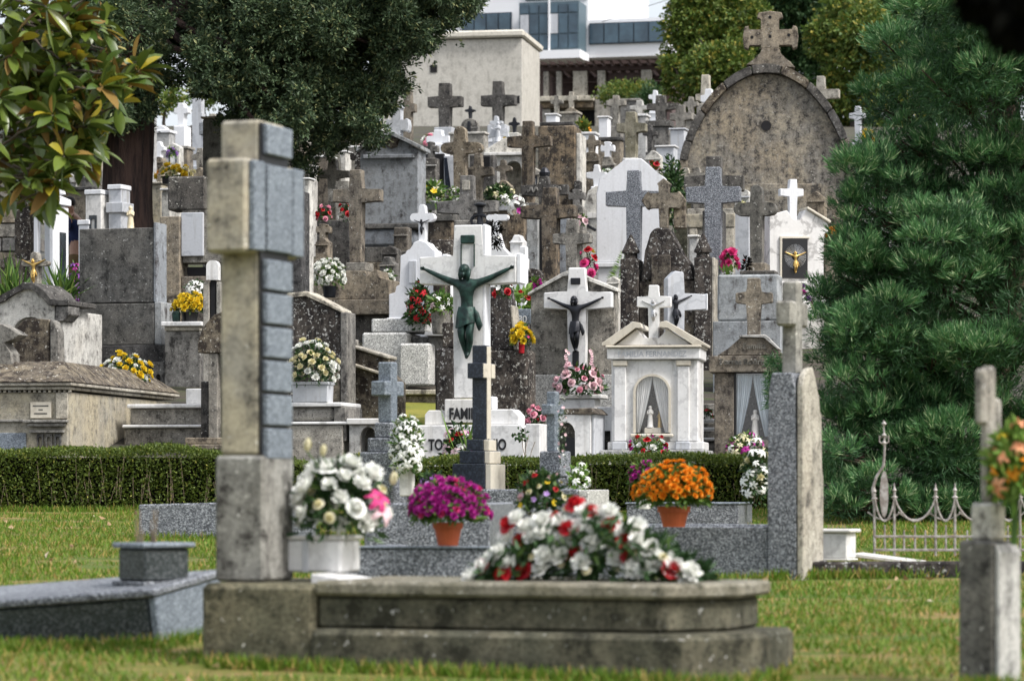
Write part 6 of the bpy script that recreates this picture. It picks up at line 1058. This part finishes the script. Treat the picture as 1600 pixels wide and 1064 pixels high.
# --- dark yew / cypress with the big trunk
d0 = 40.; s0 = d0/F
t = T('cypress_tree', 'huge dark evergreen with a thick furrowed trunk, upper left', 'tree', 200, d0, 0)
bm = bmesh.new(); seg = 28; rings = []
for j in range(15):
    py = 520-45*j; r = (37+max(0, (py-330))*.10)*s0; ring = []
    for i in range(seg):
        a = 2*math.pi*i/seg; rr = r*(1+.05*math.sin(a*7+j*.3)+.035*math.sin(a*13+j*.2)+.02*random.uniform(-1, 1)); ring.append(bm.verts.new((rr*math.cos(a)+.015*math.sin(j), rr*math.sin(a), t.Z(py))))
    rings.append(ring)
for a, b in zip(rings, rings[1:]):
    for i in range(seg): bm.faces.new((a[i], a[(i+1) % seg], b[(i+1) % seg], b[i]))
link('trunk', mesh_bm(bm, 'tr'), 'trunk_bark', t.o, True)
YB = [(470,60,110),(380,100,90),(560,85,95),(640,30,80),(300,10,90),(215,60,75),(165,120,55),(430,165,65),(520,160,60),(585,140,45),(690,5,50),(250,100,35),(340,60,70),(450,215,38),(505,215,28),(400,10,110),(540,0,100),(640,-40,90),(180,0,70),(150,180,26),(190,170,34),(620,85,35),(395,170,45),(340,140,35),(585,205,22),(560,190,34),(470,130,80),(200,200,24),(700,-50,60),(130,70,50),(130,130,40),(215,150,46),(170,150,46),(195,190,36),(140,165,40),(60,200,30),(90,60,60),(100,200,40),(70,130,50),(440,238,24),(475,240,22),(110,170,44),(60,170,44),(120,230,30),(40,230,34),(140,215,22),(20,160,44)]
blobs = []
for i, (x, y, r) in enumerate(YB):
    for q in range(2): blobs.append(((t.X(x)+random.uniform(-.1, .1), random.uniform(-.9, .8)+(-.4 if i % 2 else .3), t.Z(y)+random.uniform(-.08, .08)), (r*s0*.92, r*s0*.9, r*s0*.86)))
for x, y, r in [(420,-180,200),(250,-200,180),(620,-180,130),(100,-120,150),(330,-330,180)]: blobs.append(((t.X(x), 0, t.Z(y)), (r*s0, r*s0, r*s0)))
bm = bmesh.new()
for (c, r) in blobs[:62:3]:
    limb(bm, (0, 0, t.Z(0)), c, .07, .02)
link('branches', mesh_bm(bm, 'b'), 'trunk_bark', t.o)
# cluster points, then small tufts
rg = np.random.default_rng(3); sb = []
for (c, r) in blobs:
    for q in range(9):
        v_ = Vector((random.gauss(0, 1), random.gauss(0, 1), random.gauss(0, 1))).normalized(); f_ = random.uniform(.75, 1.02)
        sb.append(((c[0]+r[0]*f_*v_.x, c[1]+r[1]*f_*v_.y, c[2]+r[2]*f_*v_.z), np.array([.30, .30, .26])*r[0]*random.uniform(.6, 1.3)))
P, Nn = blob_points(sb, 620, 5, .6); P2, N2 = blob_points(blobs, 130, 6, .3); P = np.concatenate([P, P2]); Nn = np.concatenate([Nn, N2])
Pv, Dv = sprays(P, Nn, 10, .07, .75, .1, 6)
leafobj('crown', Pv, Dv, rg.uniform(.035, .085, len(Pv)), rg.uniform(.016, .032, len(Pv)), 'yew_leaf', t.o)
# --- right-hand pine
d1 = 23.5; s1 = d1/F
t = T('pine_tree', 'big bushy blue-green pine filling the right side', 'tree', 1560, d1+.6, 0)
bm = bmesh.new(); limb(bm, (0, .2, -.1), (.1, .3, 4.6), .20, .09, 8, .02); link('trunk', mesh_bm(bm, 'tr'), 'bark', t.o)
PB = [(1480,30,85),(1420,95,62),(1392,170,50),(1470,150,80),(1560,130,90),(1410,230,34),(1500,250,70),(1590,260,80),(1345,290,52),(1400,320,60),(1330,350,42),(1480,340,60),(1570,360,80),(1370,420,60),(1300,468,46),(1440,440,60),(1520,450,60),(1290,530,44),(1350,520,55),(1430,540,60),(1520,560,70),(1600,520,80),(1310,610,38),(1370,620,55),(1450,640,60),(1540,660,60),(1320,700,40),(1400,720,55),(1480,730,50),(1340,770,40),(1430,790,42),(1560,760,60),(1620,680,70),(1600,90,60),(1640,400,80),(1530,20,70),(1285,470,26),(1275,620,16),(1500,800,40),(1600,820,50),(1300,770,30),(1640,200,60),(1640,20,90),(1300,560,40),(1290,650,34),(1280,710,28),(1340,660,50),(1420,480,60),(1390,560,50),(1480,600,60),(1330,540,50),(1420,620,60),(1300,740,36),(1380,660,60),(1450,710,60),(1330,440,50),(1345,390,50),(1450,380,60),(1310,405,34),(1400,800,40),(1460,810,40),(1540,810,50),(1310,800,34),(1350,810,34),(1430,815,30),(1500,815,34),(1580,815,40),(1285,740,26),(1285,790,26),(1400,260,44),(1360,250,34),(1440,290,44),(1420,380,50),(1330,330,30)]
blobs = []
for i, (x, y, r) in enumerate(PB):
    blobs.append((((x-1560)*s1, random.uniform(-.7, .3)-.25, t.Z(y)), (r*s1*1.12, r*s1*.95, r*s1*.85)))
bm = bmesh.new()
for (c, r) in blobs:
    pts = limb(bm, (0, .2, max(.3, c[2]-.5)), (c[0], c[1]+.05, c[2]-.03), .03, .008, 6, .04)
    for q in range(5):
        e = Vector(c)+Vector((random.uniform(-1, 1)*r[0], random.uniform(-1, .5)*r[1], random.uniform(-.6, 1)*r[2]))*.85; limb(bm, pts[4], e, .012, .005, 4, .06)
link('branches', mesh_bm(bm, 'b'), 'bark', t.o)
sb = []
for (c, r) in blobs:
    for q in range(7):
        a, b_ = random.uniform(0, 6.28), random.uniform(-.5, 1); rr = math.sqrt(1-b_*b_) if abs(b_) < 1 else 0
        sb.append(((c[0]+r[0]*.8*rr*math.cos(a), c[1]+r[1]*.8*rr*math.sin(a)-.08, c[2]+r[2]*.8*b_), np.array([.42*r[0], .42*r[1], .30*r[2]])*random.uniform(.7, 1.25)))
P, Nn = blob_points(sb, 800, 11, .6)
keepc = Nn[:, 2] > -.25; P, Nn = P[keepc], Nn[keepc]
P2, N2 = blob_points(blobs, 850, 12, .1); P2, D2 = sprays(P2, N2, 9, .06, .7, .3, 13); kk_ = P2[:, 2] > .03
leafobj('shaded_needles', P2[kk_], D2[kk_], rg.uniform(.04, .09, int(kk_.sum())), .007, 'inner_needle', t.o, .1)
keepm = P[:, 2] > .04; P, Nn = P[keepm], Nn[keepm]
tip = Nn*.9+np.array([-.1, -.15, .75])+rg.normal(size=Nn.shape)*.2; tip /= np.linalg.norm(tip, axis=1, keepdims=True)
k = 17; Pn = np.repeat(P, k, 0); tt = rg.random((len(Pn), 1)); tp = np.repeat(tip, k, 0); Pn = Pn+tp*tt*.06+rg.normal(size=Pn.shape)*.008; D = tp*(.75+.5*tt)+rg.normal(size=Pn.shape)*.30
leafobj('needles', Pn, D, rg.uniform(.05, .09, len(Pn)), .0075, 'pine_needle', t.o, .1)
# --- magnolia, near left
d2 = 19.5; s2 = d2/F
t = T('magnolia_tree', 'magnolia with large glossy yellowing leaves hanging in at the top left corner', 'tree', -420, d2, 0)
bm = bmesh.new(); limb(bm, (0, 0, -.1), (.05, 0, 4.2), .13, .07, 8, .01)
ros = [(20,20),(60,10),(100,5),(140,15),(30,70),(75,60),(110,40),(130,80),(100,100),(50,110),(15,130),(80,140),(60,180),(110,160),(170,150),(190,128),(155,110),(20,190),(45,220),(80,210),(10,240),(35,265),(90,250),(118,258),(60,290),(20,300),(100,290),(-10,60),(-10,160),(-10,220),(125,230),(145,60),(70,85),(120,125),(5,5),(5,100),(100,195),(40,150),(150,35),(160,0),(65,35),(95,75),(25,45),(-5,290),(75,265),(20,160),(110,65),(70,320),(60,240),(30,100),(55,135),(85,115),(12,75),(130,105),(45,25),(88,28),(0,20),(118,18),(8,215),(165,115),(215,110),(200,140),(205,95),(150,180),(135,200),(110,225),(95,300),(40,320),(85,190),(60,60),(35,100),(120,170),(100,130),(12,180),(40,195),(5,270),(180,165)]
LP, LD, LL, BP, BD = [], [], [], [], []
ros += [(random.uniform(-10, 150), random.uniform(0, 300)) for _ in range(34)]
for yy_ in (30, 110, 190, 270): limb(bm, (.05, 0, t.Z(yy_+60)), (t.X(60), .1, t.Z(yy_)), .035, .012, 6, .03)
for (x, y) in ros:
    c = Vector((t.X(x), random.uniform(-.5, .5), t.Z(y))); limb(bm, (c.x-random.uniform(.2, .35), c.y+.15, c.z+random.uniform(-.2, .2)), c, .009, .005, 5, .05)
    ax = Vector((random.uniform(.0, .8), -.6, random.uniform(-.1, .7))).normalized()
    for i in range(random.choice([9, 10, 11])):
        dr = (Vector((random.gauss(0, 1), random.gauss(0, 1), random.gauss(0, 1))).normalized()+ax*.55).normalized(); (LP if random.random() > .12 else BP).append(c+dr*.02); (LD if len(LP)+len(BP) > len(LD)+len(BD) and LP and LP[-1] == c+dr*.02 else BD).append(dr)
link('trunk', mesh_bm(bm, 'tr'), 'bark_grey', t.o)
def bigleaves(name, P, D, mat):
    """elliptical folded leaves with a drooping tip"""
    q = Raw()
    for p, d in zip(P, D):
        L = random.uniform(.13, .22); W = L*random.uniform(.30, .40); s = d.cross(Vector((random.gauss(0, .6), random.gauss(0, .6), 1))).normalized(); u = s.cross(d).normalized(); vs = []; fs = []
        for i in range(6):
            f = i/5; w = W/2*math.sin(math.pi*(.06+.90*f))**.8*(1 if f < .98 else .2); c = p+d*L*f-Vector((0, 0, 1))*L*.22*f*f
            vs += [c-s*w+u*w*.35, c, c+s*w+u*w*.35]
        for i in range(5):
            a = i*3; fs += [(a, a+1, a+4, a+3), (a+1, a+2, a+5, a+4)]
        q.add(vs, fs)
    return q.build(name, mat, t.o, True)
bigleaves('crown', LP, LD, 'magnolia_leaf'); bigleaves('old_leaves', BP, BD, 'magnolia_back')
# --- broad-leaved trees behind the chapel
FT = [('round green tree between the office building and the chapel', 1095, 98, 'far_leaf', [(1085,40,45),(1120,70,50),(1075,95,35),(1110,120,45),(1060,130,22),(1150,20,55),(1140,110,40),(1095,0,50),(1045,100,12),(1100,160,30)]),
      ('darker green tree rising behind the chapel cross', 1230, 104, 'far_leaf_dark', [(1180,30,50),(1230,20,60),(1270,70,50),(1200,90,45),(1160,70,40),(1240,-30,70),(1290,20,50),(1250,120,40)]),
      ('yellowing autumn tree between the chapel and the pine', 1340, 94, 'far_leaf', [(1300,60,40),(1330,110,45),(1310,150,35),(1350,60,50),(1370,130,45),(1330,20,45),(1390,180,40),(1340,180,30)]),
      ('tall dim green tree behind the right-hand pine', 1450, 110, 'far_leaf_dark', [(1400,20,60),(1440,80,60),(1500,40,80),(1420,-40,80),(1380,80,40),(1480,140,70),(1560,80,80)])]
for i, (lb, cx, d, mt, bl) in enumerate(FT):
    t = T('broadleaf_tree', lb, 'tree', cx, d, 0, 'broad-leaved trees behind the chapel'); s = d/F
    bm = bmesh.new(); limb(bm, (0, 0, -.1), (0, 0, t.Z(60)), .22, .12, 6, .02); blobs = []
    for (x, y, r) in bl:
        c = (t.X(x), random.uniform(-1, 1), t.Z(y)); blobs.append((c, (r*s*1.05, r*s, r*s*.95))); limb(bm, (0, 0, max(.5, c[2]-1.2)), c, .07, .02, 5, .05)
    link('trunk', mesh_bm(bm, 'tr'), 'bark_grey', t.o); P, Nn = blob_points(blobs, 150, 20+i, .4); Pv, Dv = sprays(P, Nn, 7, .16, .9, 0, 30+i)
    leafobj('crown', Pv, Dv, rg.uniform(.10, .2, len(Pv)), rg.uniform(.06, .11, len(Pv)), mt, t.o)
# shrubs: upper left behind the trunk, pergola planting
for lb, cx, py, d, w_, h_, mt in [('pale yellow-green shrub above the tombs right of the big trunk', 258, 172, 75, 70, 50, 'far_leaf'), ('grey-green shrub top left beyond the trunk', 320, 165, 80, 60, 45, 'far_leaf'), ('climbing greenery over the pergola terrace', 985, 160, 112, 110, 38, 'far_leaf'), ('dark shrub beside the terrace pier', 1015, 175, 105, 40, 50, 'far_leaf_dark')]:
    t = T('shrub', lb, 'shrub', cx, d, 0, base=py+6); s = d/F; P, Nn = blob_points([((0, 0, h_*s/2), (w_*s/2, w_*s/2, h_*s/2))], 200, cx, .2); Pv, Dv = sprays(P, Nn, 6, .12, .8, .2, cx)
    leafobj('foliage', Pv, Dv, rg.uniform(.08, .15, len(Pv)), rg.uniform(.04, .08, len(Pv)), mt, t.o); bm = bmesh.new(); limb(bm, (0, 0, -.5), (0, 0, h_*s*.6), .05, .02); link('stem', mesh_bm(bm, 's'), 'bark_grey', t.o)
# low green spray over the lettered granite tomb
t = T('fir_sprig', 'green fir sprig hanging beside the tall stele', 'plant', 1205, 24.5, 0, base=640); n = 700; P = np.stack([RNG.uniform(-.03, .10, n), RNG.uniform(-.1, .1, n), RNG.uniform(0, .42, n)], 1); D = RNG.normal(size=(n, 3)); D[:, 0] -= .8; leafobj('foliage', P, D, .07, .008, 'pine_needle', t.o)
bm = bmesh.new(); limb(bm, (.35, .2, -.1), (0, 0, .4), .01, .004); link('stem', mesh_bm(bm, 's'), 'bark', t.o)
# dark out-of-focus foliage close to the lens, top right
d3 = 5.; t = T('overhanging_branch', 'black out-of-focus branch in the top right corner', 'branch', 1640, d3, 0, base=-60)
bm = bmesh.new(); limb(bm, (.25, 0, .25), (-.02, 0, .0), .02, .006, 6); link('twig', mesh_bm(bm, 't'), 'bark', t.o)
n = 1700; P = np.stack([RNG.uniform(-.17, .12, n), RNG.uniform(-.05, .05, n), RNG.uniform(-.17, .06, n)], 1); P = P[(P[:, 0]-.02)**2*.9+(P[:, 2]-.02)**2*1.1 < .027]
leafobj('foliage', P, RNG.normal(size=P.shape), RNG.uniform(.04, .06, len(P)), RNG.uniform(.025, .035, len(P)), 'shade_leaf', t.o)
# ================================================================ light, sky, camera
w = bpy.data.worlds.new('World'); SC.world = w; w.use_nodes = True; nt = w.node_tree; bg = nt.nodes['Background']
sky = nt.nodes.new('ShaderNodeTexSky'); sky.sky_type = 'NISHITA'; sky.sun_disc = False
EL, AZ = 50, 122                      # sun to the right of the camera and slightly behind it
sky.sun_elevation = R(EL); sky.sun_rotation = R(AZ); sky.air_density = 1.; sky.dust_density = 5.; sky.ozone_density = .6
nt.links.new(sky.outputs[0], bg.inputs[0]); bg.inputs[1].default_value = .112
sd = bpy.data.lights.new('sun', 'SUN'); sd.energy = 2.7; sd.angle = R(13); sd.color = (1, .98, .96)
so = bpy.data.objects.new('sun', sd); COL.objects.link(so)
dv = Vector((math.sin(R(AZ))*math.cos(R(EL)), math.cos(R(AZ))*math.cos(R(EL)), math.sin(R(EL)))); so.rotation_euler = dv.to_track_quat('Z', 'Y').to_euler()
cd = bpy.data.cameras.new('camera'); co = bpy.data.objects.new('camera', cd); COL.objects.link(co); SC.camera = co
co.location = (0, 0, 0); co.rotation_euler = (R(90), 0, 0); cd.lens = 36*F/1600; cd.sensor_width = 36; cd.shift_y = (HY-532)/1600
cd.clip_start = .1; cd.clip_end = 6000; cd.dof.use_dof = True; cd.dof.focus_distance = 31; cd.dof.aperture_fstop = cd.lens/1000/.024
SC.view_settings.view_transform = 'Standard'; SC.view_settings.look = 'None'; SC.view_settings.gamma = 1; SC.view_settings.exposure = 0.6

mixn = nt.nodes.new('ShaderNodeMix'); mixn.data_type = 'RGBA'; mixn.inputs[0].default_value = .45; mixn.inputs[7].default_value = (9., 9.2, 9.6, 1)
nt.links.new(sky.outputs[0], mixn.inputs[6]); nt.links.new(mixn.outputs[2], bg.inputs[0])
# repeats of a kind share a group
GN = {'stone_cross': 'stone crosses among the graves', 'grave_block': 'small tombs and headstones on the upper slope', 'chrysanthemum_pot': 'potted chrysanthemums', 'stepped_cross': 'small granite crosses on stepped bases', 'granite_curb': 'granite grave curbs on the lawn', 'headstone': 'upright headstones',
      'flower_planter': 'white marble planters', 'red_flowers': 'red posies on the tombs', 'white_box_tomb': 'pale blocks above the big cement headstone', 'grave_column': 'columns in the row under the yew', 'grave_lamp': 'round grave lamps', 'gladiolus_spike': 'flower spikes beside the black Christ', 'ochre_block': 'ochre stone blocks',
      'lichen_block': 'lichen blocks beside the green crucifix', 'shrub': 'shrubs on the upper slope', 'lily_arrangement': 'lily arrangements behind the hedge', 'strap_leaf_plant': 'spiky plants behind the mausoleum', 'white_post': 'white posts', 'mixed_bouquet': 'mixed bouquets', 'pink_flowers': 'pink posies on the tombs', 'white_flowers': 'white flower bunches', 'lily_bunch': 'loose white bunches', 'arched_niche_tomb': 'small white tombs with arched niches'}
for o in list(bpy.data.objects):
    b_ = o.name.split('.')[0]
    if o.parent is None and b_ in GN and 'group' not in o: o['group'] = GN[b_]
